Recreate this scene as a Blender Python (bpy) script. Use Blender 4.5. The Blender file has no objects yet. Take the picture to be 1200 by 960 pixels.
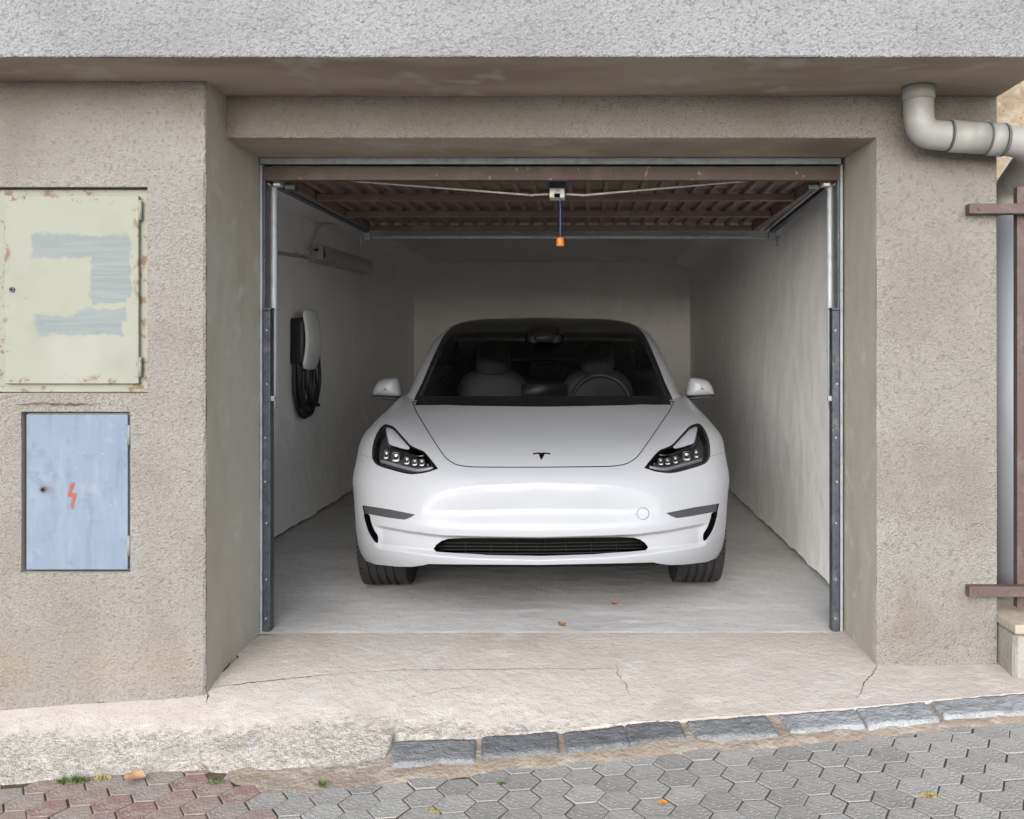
import bpy, bmesh, math, random
import numpy as np
from mathutils import Vector, Matrix
random.seed(7); RNG = np.random.default_rng(7)
SC = bpy.context.scene; COL = SC.collection
# ------------------------------------------------------------------ camera, sky, sun, exposure
F, VX, VY, H = 1100.0, 682.0, 410.0, 1.16        # focal length in photo pixels, principal point, eye height
cam = bpy.data.cameras.new('camera'); cam_o = bpy.data.objects.new('camera', cam); COL.objects.link(cam_o)
cam_o.location = (0, 0, H); cam_o.rotation_euler = (math.radians(90), 0, 0)
cam.sensor_fit = 'HORIZONTAL'; cam.sensor_width = 36.0; cam.lens = 36.0 * F / 1200.0
cam.shift_x = (600 - VX) / 1200.0; cam.shift_y = (VY - 480) / 1200.0
cam.clip_start = 0.05; cam.clip_end = 2000
SC.camera = cam_o
SUN_EL, SUN_AZ = math.radians(24), math.radians(190)   # azimuth clockwise from +Y (the garage's depth)
w = bpy.data.worlds.new('World'); SC.world = w; w.use_nodes = True
nt = w.node_tree; bg = nt.nodes['Background']
sky = nt.nodes.new('ShaderNodeTexSky'); sky.sky_type = 'NISHITA'; sky.sun_disc = False
sky.sun_elevation = SUN_EL; sky.sun_rotation = SUN_AZ; sky.air_density = 1.0; sky.dust_density = 1.5; sky.ozone_density = 1.0
hs = nt.nodes.new('ShaderNodeHueSaturation'); hs.inputs['Saturation'].default_value = 0.4
nt.links.new(sky.outputs[0], hs.inputs['Color']); nt.links.new(hs.outputs[0], bg.inputs[0])
bg.inputs[1].default_value = 0.15
sl = bpy.data.lights.new('sun', 'SUN'); sl.energy = 0.85; sl.angle = math.radians(70); sl.color = (1.0, 0.99, 0.975)
so = bpy.data.objects.new('sun', sl); COL.objects.link(so)
sd = Vector((math.sin(SUN_AZ) * math.cos(SUN_EL), math.cos(SUN_AZ) * math.cos(SUN_EL), math.sin(SUN_EL)))
so.location = sd * 20; so.rotation_euler = sd.to_track_quat('Z', 'Y').to_euler()
vs = SC.view_settings; vs.view_transform = 'Standard'; vs.look = 'None'; vs.gamma = 1.0
vs.exposure = 1.4
SC.cycles.max_bounces = 9; SC.cycles.diffuse_bounces = 7; SC.cycles.transparent_max_bounces = 16
SC.cycles.sample_clamp_indirect = 6.0

def U(px, py, d):                       # photo pixel at world depth d
    return Vector(((px - VX) * d / F, d, H - (py - VY) * d / F))

# ------------------------------------------------------------------ materials
def new_mat(name):
    m = bpy.data.materials.new(name); m.use_nodes = True
    n = m.node_tree.nodes; return m, m.node_tree, n['Principled BSDF']
def noise(nt, vec, scale, detail=4, rough=0.55, dist=0.0):
    n = nt.nodes.new('ShaderNodeTexNoise'); n.inputs['Scale'].default_value = scale
    n.inputs['Detail'].default_value = detail; n.inputs['Roughness'].default_value = rough
    n.inputs['Distortion'].default_value = dist
    nt.links.new(vec, n.inputs['Vector']); return n.outputs[0]
def ramp(nt, fac, lo, hi):
    n = nt.nodes.new('ShaderNodeMapRange'); n.interpolation_type = 'SMOOTHSTEP'
    n.inputs[1].default_value = lo; n.inputs[2].default_value = hi
    nt.links.new(fac, n.inputs[0]); return n.outputs[0]
def math_n(nt, op, a, b=None):
    n = nt.nodes.new('ShaderNodeMath'); n.operation = op
    for i, v in enumerate((a, b)):
        if v is None: continue
        if isinstance(v, (int, float)): n.inputs[i].default_value = v
        else: nt.links.new(v, n.inputs[i])
    return n.outputs[0]
def mixc(nt, fac, a, b):
    n = nt.nodes.new('ShaderNodeMix'); n.data_type = 'RGBA'
    if isinstance(fac, (int, float)): n.inputs[0].default_value = fac
    else: nt.links.new(fac, n.inputs[0])
    for i, v in ((6, a), (7, b)):
        if isinstance(v, tuple): n.inputs[i].default_value = (*v, 1)
        else: nt.links.new(v, n.inputs[i])
    return n.outputs[2]
def coords(nt, scale=(1, 1, 1)):
    t = nt.nodes.new('ShaderNodeTexCoord')
    if scale == (1, 1, 1): return t.outputs['Object']
    mp = nt.nodes.new('ShaderNodeMapping'); mp.inputs['Scale'].default_value = scale
    nt.links.new(t.outputs['Object'], mp.inputs[0]); return mp.outputs[0]
def M(name, base, rough=0.6, metal=0.0, var=(), bump=(), coat=0.0, spec=0.5, rvar=None, post=None):
    """var: (scale, colour, lo, hi[, stretch]); bump: (scale, height, kind)"""
    m, nt, b = new_mat(name)
    b.inputs['Roughness'].default_value = rough; b.inputs['Metallic'].default_value = metal
    b.inputs['Specular IOR Level'].default_value = spec
    if coat: b.inputs['Coat Weight'].default_value = coat; b.inputs['Coat Roughness'].default_value = 0.03
    b.inputs['Base Color'].default_value = (*base, 1)
    c = base
    for v in var:
        vec = coords(nt, v[4] if len(v) > 4 else (1, 1, 1))
        f = ramp(nt, noise(nt, vec, v[0], 2, 0.6), v[2], v[3])
        c = mixc(nt, f, c, v[1])
    if post: c = post(nt, c)
    if not isinstance(c, tuple): nt.links.new(c, b.inputs['Base Color'])
    if rvar:
        f = noise(nt, coords(nt), rvar[0], 4)
        r = nt.nodes.new('ShaderNodeMapRange'); r.inputs[3].default_value = rvar[1]; r.inputs[4].default_value = rvar[2]
        nt.links.new(f, r.inputs[0]); nt.links.new(r.outputs[0], b.inputs['Roughness'])
    prev = None
    for s, h, kind in bump:
        vec = coords(nt)
        if kind == 'v':
            t = nt.nodes.new('ShaderNodeTexVoronoi'); t.inputs['Scale'].default_value = s; nt.links.new(vec, t.inputs['Vector']); hgt = t.outputs[0]
        else: hgt = noise(nt, vec, s, 1, 0.6)
        bn = nt.nodes.new('ShaderNodeBump'); bn.inputs['Strength'].default_value = 1.0; bn.inputs['Distance'].default_value = h
        nt.links.new(hgt, bn.inputs['Height'])
        if prev: nt.links.new(prev, bn.inputs['Normal'])
        prev = bn.outputs[0]
    if prev: nt.links.new(prev, b.inputs['Normal'])
    return m
NCACHE = {}
def soft_box(nt, cx, cz, hx, hz, soft, nscale, namp, axis=('X', 'Z')):
    """colour mask with a wobbly outline: 1 inside a rectangle of the object's own coordinates"""
    co = coords(nt); sp = nt.nodes.new('ShaderNodeSeparateXYZ'); nt.links.new(co, sp.inputs[0])
    key = (nt.name, id(nt), nscale)
    if key not in NCACHE: NCACHE[key] = noise(nt, co, nscale, 3)
    nx = math_n(nt, 'MULTIPLY', math_n(nt, 'SUBTRACT', NCACHE[key], 0.5), namp)
    out = None
    for ax, c, hw in ((axis[0], cx, hx), (axis[1], cz, hz)):
        d = math_n(nt, 'ABSOLUTE', math_n(nt, 'SUBTRACT', sp.outputs[ax], c))
        d = math_n(nt, 'ADD', math_n(nt, 'SUBTRACT', d, hw), nx)
        k = nt.nodes.new('ShaderNodeMapRange'); k.inputs[1].default_value = -soft; k.inputs[2].default_value = soft
        k.inputs[3].default_value = 1; k.inputs[4].default_value = 0; k.interpolation_type = 'SMOOTHSTEP'
        nt.links.new(d, k.inputs[0])
        out = k.outputs[0] if out is None else math_n(nt, 'MULTIPLY', out, k.outputs[0])
    return out
def speck(nt, c, scale, col, thr):
    t = nt.nodes.new('ShaderNodeTexVoronoi'); t.inputs['Scale'].default_value = scale
    nt.links.new(coords(nt), t.inputs['Vector'])
    return mixc(nt, ramp(nt, t.outputs[0], thr, thr * 0.5), c, col)
GRIT = [(270, 0.0046, 'n'), (120, 0.0042, 'v'), (14, 0.006, 'n')]
def facade_post(nt, c):
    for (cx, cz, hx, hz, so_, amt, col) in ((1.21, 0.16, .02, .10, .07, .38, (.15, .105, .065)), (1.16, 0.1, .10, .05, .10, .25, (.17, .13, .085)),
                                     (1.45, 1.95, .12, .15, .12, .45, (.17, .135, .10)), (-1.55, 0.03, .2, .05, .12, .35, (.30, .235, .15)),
                                     (-2.2, .02, .25, .07, .1, .4, (.25, .2, .13)), (-1.7, 2.06, .5, .03, .09, .5, (.20, .165, .125)), (0, 2.0, 1.4, .09, .10, .45, (.22, .185, .14))):  # stains low on the piers; darker brown bands along the wall top
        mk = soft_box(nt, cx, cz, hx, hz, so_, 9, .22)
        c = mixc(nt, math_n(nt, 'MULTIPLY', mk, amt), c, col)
    return speck(nt, c, 130, (.16, .14, .118), .17)
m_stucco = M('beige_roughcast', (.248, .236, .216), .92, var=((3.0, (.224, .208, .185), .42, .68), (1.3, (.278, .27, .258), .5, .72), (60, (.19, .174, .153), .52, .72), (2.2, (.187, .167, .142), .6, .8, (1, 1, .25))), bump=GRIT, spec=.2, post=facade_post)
m_fascia = M('grey_roughcast', (.265, .268, .278), .92, var=((2.2, (.232, .233, .24), .45, .7), (70, (.165, .165, .17), .5, .72), (.9, (.245, .238, .225), .55, .75)), bump=[(260, .0045, 'n'), (115, .0044, 'v')], spec=.2, post=lambda nt, c: speck(nt, c, 110, (.18, .18, .18), .18))
m_soffit = M('stained_render', (.34, .29, .225), .9, var=((2.5, (.26, .215, .16), .45, .7, (.5, 1.6, 1)), (6, (.38, .345, .29), .55, .75), (1.2, (.22, .18, .135), .6, .75)), bump=[(120, .0025, 'n'), (12, .005, 'n')], spec=.2)
m_reveal = M('trowelled_render', (.34, .32, .278), .9, var=((3.5, (.30, .277, .232), .42, .68, (1, 1, .4)), (9, (.38, .365, .33), .55, .75)), bump=[(110, .0016, 'n'), (10, .004, 'n')], spec=.2)
m_white = M('limewashed_plaster', (.86, .855, .845), .9, var=((2.2, (.81, .80, .78), .45, .72), (5, (.88, .88, .88), .5, .75, (1, 1, .3)), (24, (.78, .765, .74), .63, .8)), bump=[(6, .012, 'n'), (40, .003, 'n')], spec=.2)
m_ceil = M('grey_ceiling_plaster', (.76, .745, .725), .9, var=((3, (.70, .68, .65), .45, .7),), bump=[(9, .008, 'n')], spec=.2)
m_floor = M('worn_concrete', (.46, .455, .45), .8, var=((1.6, (.385, .38, .375), .42, .68), (7, (.50, .495, .49), .5, .75, (.4, 1.6, 1)), (50, (.28, .275, .27), .58, .8), (4, (.48, .465, .44), .62, .78)), bump=[(90, .002, 'n'), (9, .006, 'n')], spec=.3, post=lambda nt, c: speck(nt, c, 60, (.18, .17, .16), .10))
m_apron = M('pinkish_concrete', (.43, .39, .362), .9, var=((1.8, (.39, .348, .31), .45, .7), (8, (.455, .425, .40), .5, .72), (70, (.33, .30, .27), .56, .78), (3, (.42, .345, .26), .66, .8)), bump=[(160, .0025, 'n'), (30, .004, 'n')], spec=.2, post=lambda nt, c: speck(nt, c, 90, (.30, .26, .22), .14))
def worn_blend(m):
    nt = m.node_tree; b = nt.nodes['Principled BSDF']
    at = nt.nodes.new('ShaderNodeAttribute'); at.attribute_name = 'worn'
    f = ramp(nt, math_n(nt, 'ADD', at.outputs['Fac'], math_n(nt, 'MULTIPLY', math_n(nt, 'SUBTRACT', noise(nt, coords(nt), 26, 4, .7), .5), 1.5)), .25, .75)
    c0 = b.inputs['Base Color'].links[0].from_socket
    c1 = mixc(nt, ramp(nt, noise(nt, coords(nt), 60, 3, .65), .38, .66), (.40, .378, .352), (.235, .222, .198))
    c1 = mixc(nt, ramp(nt, noise(nt, coords(nt), 7, 2), .55, .75), c1, (.25, .242, .195))
    nt.links.new(mixc(nt, math_n(nt, 'MULTIPLY', f, .85), c0, c1), b.inputs['Base Color'])
    bn = nt.nodes.new('ShaderNodeBump'); bn.inputs['Distance'].default_value = .012
    nt.links.new(f, bn.inputs['Strength']); nt.links.new(noise(nt, coords(nt), 75, 3, .7), bn.inputs['Height'])
    nt.links.new(b.inputs['Normal'].links[0].from_socket, bn.inputs['Normal']); nt.links.new(bn.outputs[0], b.inputs['Normal'])
worn_blend(m_apron)
m_mortar = M('ochre_mortar', (.27, .22, .178), .95, var=((12, (.33, .285, .245), .45, .65), (30, (.25, .19, .12), .58, .76)), bump=[(60, .006, 'n')], spec=.2)
m_joint = M('joint_dirt', (.085, .065, .045), .95, var=((20, (.15, .115, .08), .45, .7), (6, (.07, .085, .03), .6, .75)), bump=[(120, .004, 'n')], spec=.1)
def pav_post(nt, c): return speck(nt, speck(nt, c, 85, (.55, .54, .525), .20), 60, (.16, .155, .15), .12)
m_pav = [M('grey_paver_%s' % n, c, .85, var=((25, tuple(x * .82 for x in c), .45, .7), (110, tuple(x * 1.22 for x in c), .52, .74), (5, tuple(x * .9 for x in c), .5, .7)), bump=[(170, .0022, 'n'), (80, .002, 'v')], spec=.3, post=pav_post)
         for n, c in (('plain', (.29, .282, .266)), ('pale', (.325, .317, .30)), ('dull', (.255, .247, .23)))]
m_pavr = [M('red_paver_%s' % n, c, .85, var=((20, (.30, .26, .235), .45, .7), (110, tuple(x * 1.25 for x in c), .55, .75)), bump=[(170, .0022, 'n'), (80, .002, 'v')], spec=.3, post=pav_post)
          for n, c in (('plain', (.265, .19, .178)), ('deep', (.25, .155, .15)), ('greyed', (.26, .222, .205)))]
m_stone = [M('bluish_granite_%s' % n, c, .75, var=((14, tuple(x * .75 for x in c), .45, .68), (120, tuple(x * 1.3 for x in c), .55, .75), (60, tuple(x * .55 for x in c), .6, .78)), bump=[(110, .006, 'n'), (40, .008, 'n')], spec=.3)
           for n, c in (('dark', (.145, .15, .158)), ('mid', (.20, .205, .212)), ('light', (.30, .312, .325)))]
m_asph = M('distant_ground', (.26, .255, .245), .9, var=((.6, (.22, .215, .21), .4, .7),), spec=.2)
m_galv = M('galvanised_steel', (.32, .345, .37), .6, .5, var=((30, (.25, .27, .29), .45, .7), (5, (.37, .39, .41), .5, .7)), rvar=(20, .5, .75))
m_tube = M('pale_zinc_tube', (.40, .425, .455), .5, .3, var=((22, (.33, .35, .37), .5, .72),), rvar=(20, .45, .65))
m_darksteel = M('dark_steel', (.075, .085, .10), .45, .6, var=((14, (.15, .16, .175), .52, .75), (50, (.05, .055, .06), .5, .7)))
m_brown = M('lightened_brown_enamel', (.15, .105, .088), .5, 0, var=((9, (.19, .138, .118), .45, .7), (40, (.125, .085, .07), .55, .75)), bump=[(60, .0008, 'n')], spec=.4)  # leaf colour lightened to make up for scant light under the ceiling
m_brownw = M('worn_brown_enamel', (.072, .048, .040), .55, 0, var=((9, (.09, .064, .055), .45, .7), (28, (.19, .15, .125), .64, .72)), bump=[(60, .001, 'n')], spec=.35)  # same enamel with wear, base kept darker than the lightened leaf
m_gatebar = M('brown_red_bar_paint', (.085, .054, .05), .6, 0, var=((18, (.11, .078, .072), .48, .7), (60, (.055, .035, .03), .58, .75)), bump=[(60, .001, 'n')])
m_rod = M('bare_rod', (.55, .53, .50), .45, .6, var=((30, (.42, .40, .37), .5, .7),))
m_boxgrey = M('latch_plate', (.60, .60, .58), .5, .3, var=((40, (.42, .42, .40), .55, .7),))
m_black = M('black_plastic', (.012, .012, .013), .45)
m_slat = M('intake_black', (.006, .006, .006), .6, spec=.2)
m_dark = M('dark_plastic', (.035, .036, .038), .5)
m_void = M('shaded_cavity', (.008, .008, .008), .9, spec=.1)
m_cord = M('blue_cord', (.05, .10, .35), .7)
m_orange = M('orange_handle', (.55, .18, .015), .45, var=((60, (.45, .13, .01), .55, .7),))
m_pvc = M('grey_pvc', (.28, .278, .27), .5, var=((6, (.24, .237, .222), .45, .7), (18, (.31, .308, .305), .5, .7), (9, (.2, .17, .13), .70, .80)), bump=[(12, .001, 'n')])
m_pvcb = M('bluish_pvc', (.25, .262, .29), .5, var=((3, (.22, .232, .26), .45, .7, (1, 1, .3)),))
m_rubber = M('pipe_seal', (.10, .095, .09), .7)
m_lampw = M('aged_lamp_plastic', (.50, .485, .455), .5, var=((9, (.43, .41, .38), .5, .7),))
m_cable = M('black_cable', (.016, .016, .017), .5)
m_conduit = M('painted_conduit', (.52, .505, .48), .7)
m_stonewall = M('ochre_rubble_wall', (.34, .28, .21), .95, var=((5, (.26, .205, .145), .48, .66), (16, (.38, .335, .27), .52, .7), (40, (.22, .17, .12), .6, .72)), bump=[(12, .03, 'n'), (45, .008, 'n')], spec=.2)
m_slab = M('plinth_slab_stone', (.36, .30, .245), .85, var=((14, (.45, .37, .28), .5, .7),), bump=[(50, .004, 'n')])
m_plinth = M('plinth_render', (.29, .278, .255), .92, var=((6, (.25, .238, .21), .48, .68), (30, (.2, .18, .15), .62, .75)), bump=[(70, .004, 'n')], spec=.2)
m_leaf = M('dry_leaf_brown', (.20, .075, .03), .8, var=((60, (.30, .15, .06), .5, .7),))
m_leaf2 = M('dry_leaf_tan', (.33, .20, .105), .8, var=((60, (.25, .14, .06), .5, .7),))
m_grass = M('weed_green', (.085, .15, .035), .7, var=((30, (.15, .17, .05), .5, .7),))
m_straw = M('weed_straw', (.36, .27, .10), .8, var=((30, (.22, .2, .06), .5, .7),))
m_seat = M('seat_charcoal', (.04, .043, .044), .6, bump=[(200, .0005, 'n')])
m_trim = M('trim_grey', (.30, .31, .31), .75)
m_liner = M('liner_dark', (.03, .031, .032), .85)
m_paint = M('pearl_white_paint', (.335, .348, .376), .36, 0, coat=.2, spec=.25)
m_gloss = M('gloss_black', (.006, .006, .007), .06, coat=.5)
m_frit = M('black_glass', (.007, .007, .008), .08, spec=.5)
m_tyre = M('tyre_rubber', (.022, .022, .023), .75, var=((40, (.045, .043, .04), .55, .75),), bump=[(120, .0006, 'n')], spec=.3)
m_rim = M('rim_grey', (.30, .31, .32), .35, .9)
m_chrome = M('chrome', (.26, .265, .275), .3, 1.0)
m_emblem = M('emblem_dark_chrome', (.10, .10, .11), .25, 1.0)
m_lampdark = M('lamp_housing_grey', (.05, .051, .054), .4)
m_lampbar = M('lamp_bar_grey', (.26, .26, .275), .35, .3)
m_lampwedge = M('lamp_reflector_pale', (.72, .72, .77), .4)
m_chgw = M('charger_white_glass', (.85, .86, .87), .18, coat=.6)
def glass_mat(name, tint, ior=1.45):
    m, nt, b = new_mat(name); nt.nodes.remove(b)
    out = nt.nodes['Material Output']
    tr = nt.nodes.new('ShaderNodeBsdfTransparent'); tr.inputs[0].default_value = (*tint, 1)
    gl = nt.nodes.new('ShaderNodeBsdfGlossy'); gl.inputs['Roughness'].default_value = 0.02; gl.inputs[0].default_value = (.9, .9, .9, 1)
    fr = nt.nodes.new('ShaderNodeFresnel'); fr.inputs[0].default_value = ior
    mx = nt.nodes.new('ShaderNodeMixShader')
    nt.links.new(fr.outputs[0], mx.inputs[0]); nt.links.new(tr.outputs[0], mx.inputs[1]); nt.links.new(gl.outputs[0], mx.inputs[2])
    nt.links.new(mx.outputs[0], out.inputs[0]); return m
m_glass = glass_mat('tinted_windscreen_glass', (.80, .84, .83), 1.3)
m_glass2 = glass_mat('privacy_glass', (.62, .65, .65), 1.4)
m_lens = glass_mat('headlight_lens', (.95, .955, .96), 1.3)
def cabinet_post(nt, c):
    str_ = noise(nt, coords(nt, (3, 1, 60)), 2.0, 5)
    paint = mixc(nt, ramp(nt, str_, .35, .7), (.14, .166, .174), (.17, .196, .2))
    def px(x0, x1, y0, y1): a, b_ = U(x0, y0, 3.3), U(x1, y1, 3.3); return ((a.x + b_.x) / 2, (a.z + b_.z) / 2, (b_.x - a.x) / 2, (a.z - b_.z) / 2)
    tot = None
    for r in ((35, 152, 275, 302), (105, 152, 290, 350), (108, 148, 345, 356), (40, 142, 370, 392), (92, 145, 362, 374)):
        cx, cz, hx, hz = px(*r); mk = soft_box(nt, cx, cz, hx, hz, .006, 30, .05)
        tot = mk if tot is None else math_n(nt, 'MAXIMUM', tot, mk)
    c = mixc(nt, math_n(nt, 'MULTIPLY', tot, .92), c, paint)
    rust = ramp(nt, noise(nt, coords(nt), 22, 6, .7), .53, .62)
    cx, cz, hx, hz = px(8, 155, 236, 442)
    inner = soft_box(nt, cx, cz, hx, hz, .012, 20, .05)
    edge = math_n(nt, 'MULTIPLY', math_n(nt, 'SUBTRACT', 1.0, inner), rust)
    c = mixc(nt, math_n(nt, 'MULTIPLY', edge, .85), c, (.13, .068, .034))
    return mixc(nt, ramp(nt, noise(nt, coords(nt), 34, 5, .6), .70, .76), c, (.17, .11, .065))
m_cab = M('pale_green_cabinet_paint', (.225, .235, .19), .6, var=((5, (.205, .215, .175), .45, .7), (3, (.245, .252, .215), .5, .72)), bump=[(14, .002, 'n')], spec=.35, post=cabinet_post)
def blue_post(nt, c):
    c = mixc(nt, math_n(nt, 'MULTIPLY', ramp(nt, noise(nt, coords(nt, (26, 1, 2.2)), 1.0, 4, .6), .5, .72), .6), c, (.115, .15, .205))
    c = mixc(nt, math_n(nt, 'MULTIPLY', ramp(nt, noise(nt, coords(nt, (14, 1, 3)), 1.0, 3, .6), .55, .75), .5), c, (.215, .26, .31))
    q = U(52, 574, D_LEFT); mk = soft_box(nt, q.x, q.z, .022, .008, .018, 60, .03)
    return mixc(nt, math_n(nt, 'MULTIPLY', mk, .8), c, (.12, .08, .05))
D_LEFT = 3.30
m_blue = M('chalky_blue_paint', (.155, .20, .262), .75, var=((6, (.172, .217, .275), .45, .68), (25, (.138, .178, .236), .52, .72), (10, (.20, .232, .265), .62, .75), (60, (.22, .27, .34), .70, .78)), bump=[(30, .002, 'n')], spec=.25, post=blue_post)
m_bluerim = M('bare_steel_edge', (.20, .20, .195), .7, .1, var=((30, (.14, .10, .07), .6, .72),))
m_red = M('red_warning_paint', (.27, .055, .035), .7, var=((60, (.22, .13, .115), .55, .7),))

# ------------------------------------------------------------------ object helpers
def link(name, me, mat=None, parent=None):
    o = bpy.data.objects.new(name, me); COL.objects.link(o)
    if mat is not None and not me.materials: me.materials.append(mat)
    if parent is not None:
        o.parent = parent; o.matrix_parent_inverse = parent.get('_m') is None and Matrix.Identity(4) or Matrix.Identity(4)
        o.matrix_parent_inverse = world_of(parent).inverted()
    return o
def world_of(o):
    m = o.matrix_basis.copy()
    if o.parent is not None: m = world_of(o.parent) @ o.matrix_parent_inverse @ m
    return m
def tag(o, label=None, cat=None, group=None, kind=None):
    for k, v in (('label', label), ('category', cat), ('group', group), ('kind', kind)):
        if v: o[k] = v
    return o
def empty(name, loc, label=None, cat=None, group=None, kind=None):
    o = bpy.data.objects.new(name, None); COL.objects.link(o); o.location = loc; o.empty_display_size = .1
    return tag(o, label, cat, group, kind)
def pymesh(name, v, f, smooth=False):
    me = bpy.data.meshes.new(name); me.from_pydata([tuple(map(float, p)) for p in v], [], [tuple(map(int, q)) for q in f]); me.update()
    if smooth: me.polygons.foreach_set('use_smooth', [True] * len(me.polygons))
    return me
def mesh_obj(name, v, f, mat, parent=None, smooth=False):
    return link(name, pymesh(name, v, f, smooth), mat, parent)
def bm_obj(name, bm, mat, parent=None, smooth=False):
    bmesh.ops.recalc_face_normals(bm, faces=bm.faces)
    me = bpy.data.meshes.new(name); bm.to_mesh(me); bm.free()
    if smooth: me.polygons.foreach_set('use_smooth', [True] * len(me.polygons))
    return link(name, me, mat, parent)
def bm_box(bm, x0, x1, y0, y1, z0, z1, bev=0.0, seg=2, mtx=None):
    t = bmesh.new(); bmesh.ops.create_cube(t, size=1)
    for v in t.verts: v.co = ((x0 + x1) / 2 + v.co.x * (x1 - x0), (y0 + y1) / 2 + v.co.y * (y1 - y0), (z0 + z1) / 2 + v.co.z * (z1 - z0))
    if bev: bmesh.ops.bevel(t, geom=list(t.edges), offset=bev, segments=seg, profile=.5, affect='EDGES')
    if mtx is not None: bmesh.ops.transform(t, matrix=mtx, verts=t.verts)
    me = bpy.data.meshes.new('t'); t.to_mesh(me); t.free(); bm.from_mesh(me); bpy.data.meshes.remove(me)
def box(name, x0, x1, y0, y1, z0, z1, mat, parent=None, bev=0.0, seg=2, mtx=None):
    bm = bmesh.new(); bm_box(bm, x0, x1, y0, y1, z0, z1, bev, seg, mtx); return bm_obj(name, bm, mat, parent)
def tube_vf(pts, r, seg=12, closed=False, caps=True):
    pts = [Vector(p) for p in pts]; n = len(pts); V = []; Fc = []
    rr = r if isinstance(r, (list, tuple)) else [r] * n
    up = None
    for i, p in enumerate(pts):
        a = pts[(i - 1) % n] if (closed or i > 0) else p; b = pts[(i + 1) % n] if (closed or i < n - 1) else p
        t = (b - a).normalized()
        if up is None: up = t.orthogonal().normalized()
        up = (up - t * up.dot(t)).normalized(); s = t.cross(up)
        for k in range(seg):
            an = 2 * math.pi * k / seg; V.append(p + (up * math.cos(an) + s * math.sin(an)) * rr[i])
    m = n if closed else n - 1
    for i in range(m):
        for k in range(seg):
            a = i * seg + k; b = i * seg + (k + 1) % seg; c = ((i + 1) % n) * seg + (k + 1) % seg; d = ((i + 1) % n) * seg + k
            Fc.append((a, d, c, b))
    if caps and not closed:
        Fc.append(tuple(range(seg))); Fc.append(tuple(reversed(range((n - 1) * seg, n * seg))))
    return V, Fc
def tube(name, pts, r, mat, parent=None, seg=12, closed=False, caps=True):
    V, Fc = tube_vf(pts, r, seg, closed, caps); o = mesh_obj(name, V, Fc, mat, parent, True)
    for p in o.data.polygons:
        if len(p.vertices) > 4: p.use_smooth = False
    return o
def smooth_path(pts, n=8, closed=False):
    pts = [np.array(p, float) for p in pts]; out = []; N = len(pts)
    for i in range(N if closed else N - 1):
        p1, p2 = pts[i], pts[(i + 1) % N]
        p0 = pts[(i - 1) % N] if (closed or i > 0) else 2 * p1 - p2
        p3 = pts[(i + 2) % N] if (closed or i + 2 < N) else 2 * p2 - p1
        for k in range(n):
            t = k / n
            out.append(.5 * ((2 * p1) + (-p0 + p2) * t + (2 * p0 - 5 * p1 + 4 * p2 - p3) * t * t + (-p0 + 3 * p1 - 3 * p2 + p3) * t ** 3))
    if not closed: out.append(pts[-1])
    return out
def prism(name, poly, y0, y1, mat, parent=None, bev=0.0):
    """front-view polygon (x,z) extruded from y0 to y1"""
    bm = bmesh.new(); vs_ = [bm.verts.new((x, y0, z)) for x, z in poly]; fc = bm.faces.new(vs_)
    r = bmesh.ops.extrude_face_region(bm, geom=[fc])
    for g in r['geom']:
        if isinstance(g, bmesh.types.BMVert): g.co.y = y1
    if bev: bmesh.ops.bevel(bm, geom=list(bm.edges), offset=bev, segments=2, profile=.5, affect='EDGES')
    return bm_obj(name, bm, mat, parent)
def vnoise(x, y, seed=0):
    """cheap smooth value noise on arrays"""
    xi = np.floor(x).astype(np.int64); yi = np.floor(y).astype(np.int64); fx = x - xi; fy = y - yi
    def h(a, b):
        v = np.sin(a * 127.1 + b * 311.7 + seed * 74.7) * 43758.5453; return v - np.floor(v)
    fx = fx * fx * (3 - 2 * fx); fy = fy * fy * (3 - 2 * fy)
    return (h(xi, yi) * (1 - fx) + h(xi + 1, yi) * fx) * (1 - fy) + (h(xi, yi + 1) * (1 - fx) + h(xi + 1, yi + 1) * fx) * fy
def fbm(x, y, seed=0, o=4):
    s = 0; a = .5
    for i in range(o): s = s + a * (vnoise(x, y, seed + i) - .5); x = x * 2.03; y = y * 2.03; a *= .5
    return s
def grid_obj(name, Xg, Yg, Zg, mat, parent=None, smooth=True):
    ny, nx = Xg.shape; V = np.stack([Xg.ravel(), Yg.ravel(), Zg.ravel()], 1)
    i = np.arange(ny - 1)[:, None] * nx + np.arange(nx - 1)[None, :]
    Fq = np.stack([i, i + 1, i + nx + 1, i + nx], -1).reshape(-1, 4)
    me = bpy.data.meshes.new(name); me.from_pydata(V.tolist(), [], Fq.tolist()); me.update()
    if smooth: me.polygons.foreach_set('use_smooth', [True] * len(me.polygons))
    return link(name, me, mat, parent)
# main measures of the place, metres
D_EDGE, D_LEFT, D_RIGHT, D_DOOR, D_BACK = 3.026, 3.30, 3.49, 3.84, 10.45
Z_SOF, Z_LIN, Z_CEIL = 2.104, 1.948, 2.14
X_L, X_R = -1.323, 1.078            # door opening
X_RF, X_END = 1.0946, 1.542         # right pillar's front corner and its outer end
XW_L, XW_R = -1.868, 1.205          # inner garage walls
exec_parts = []
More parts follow.
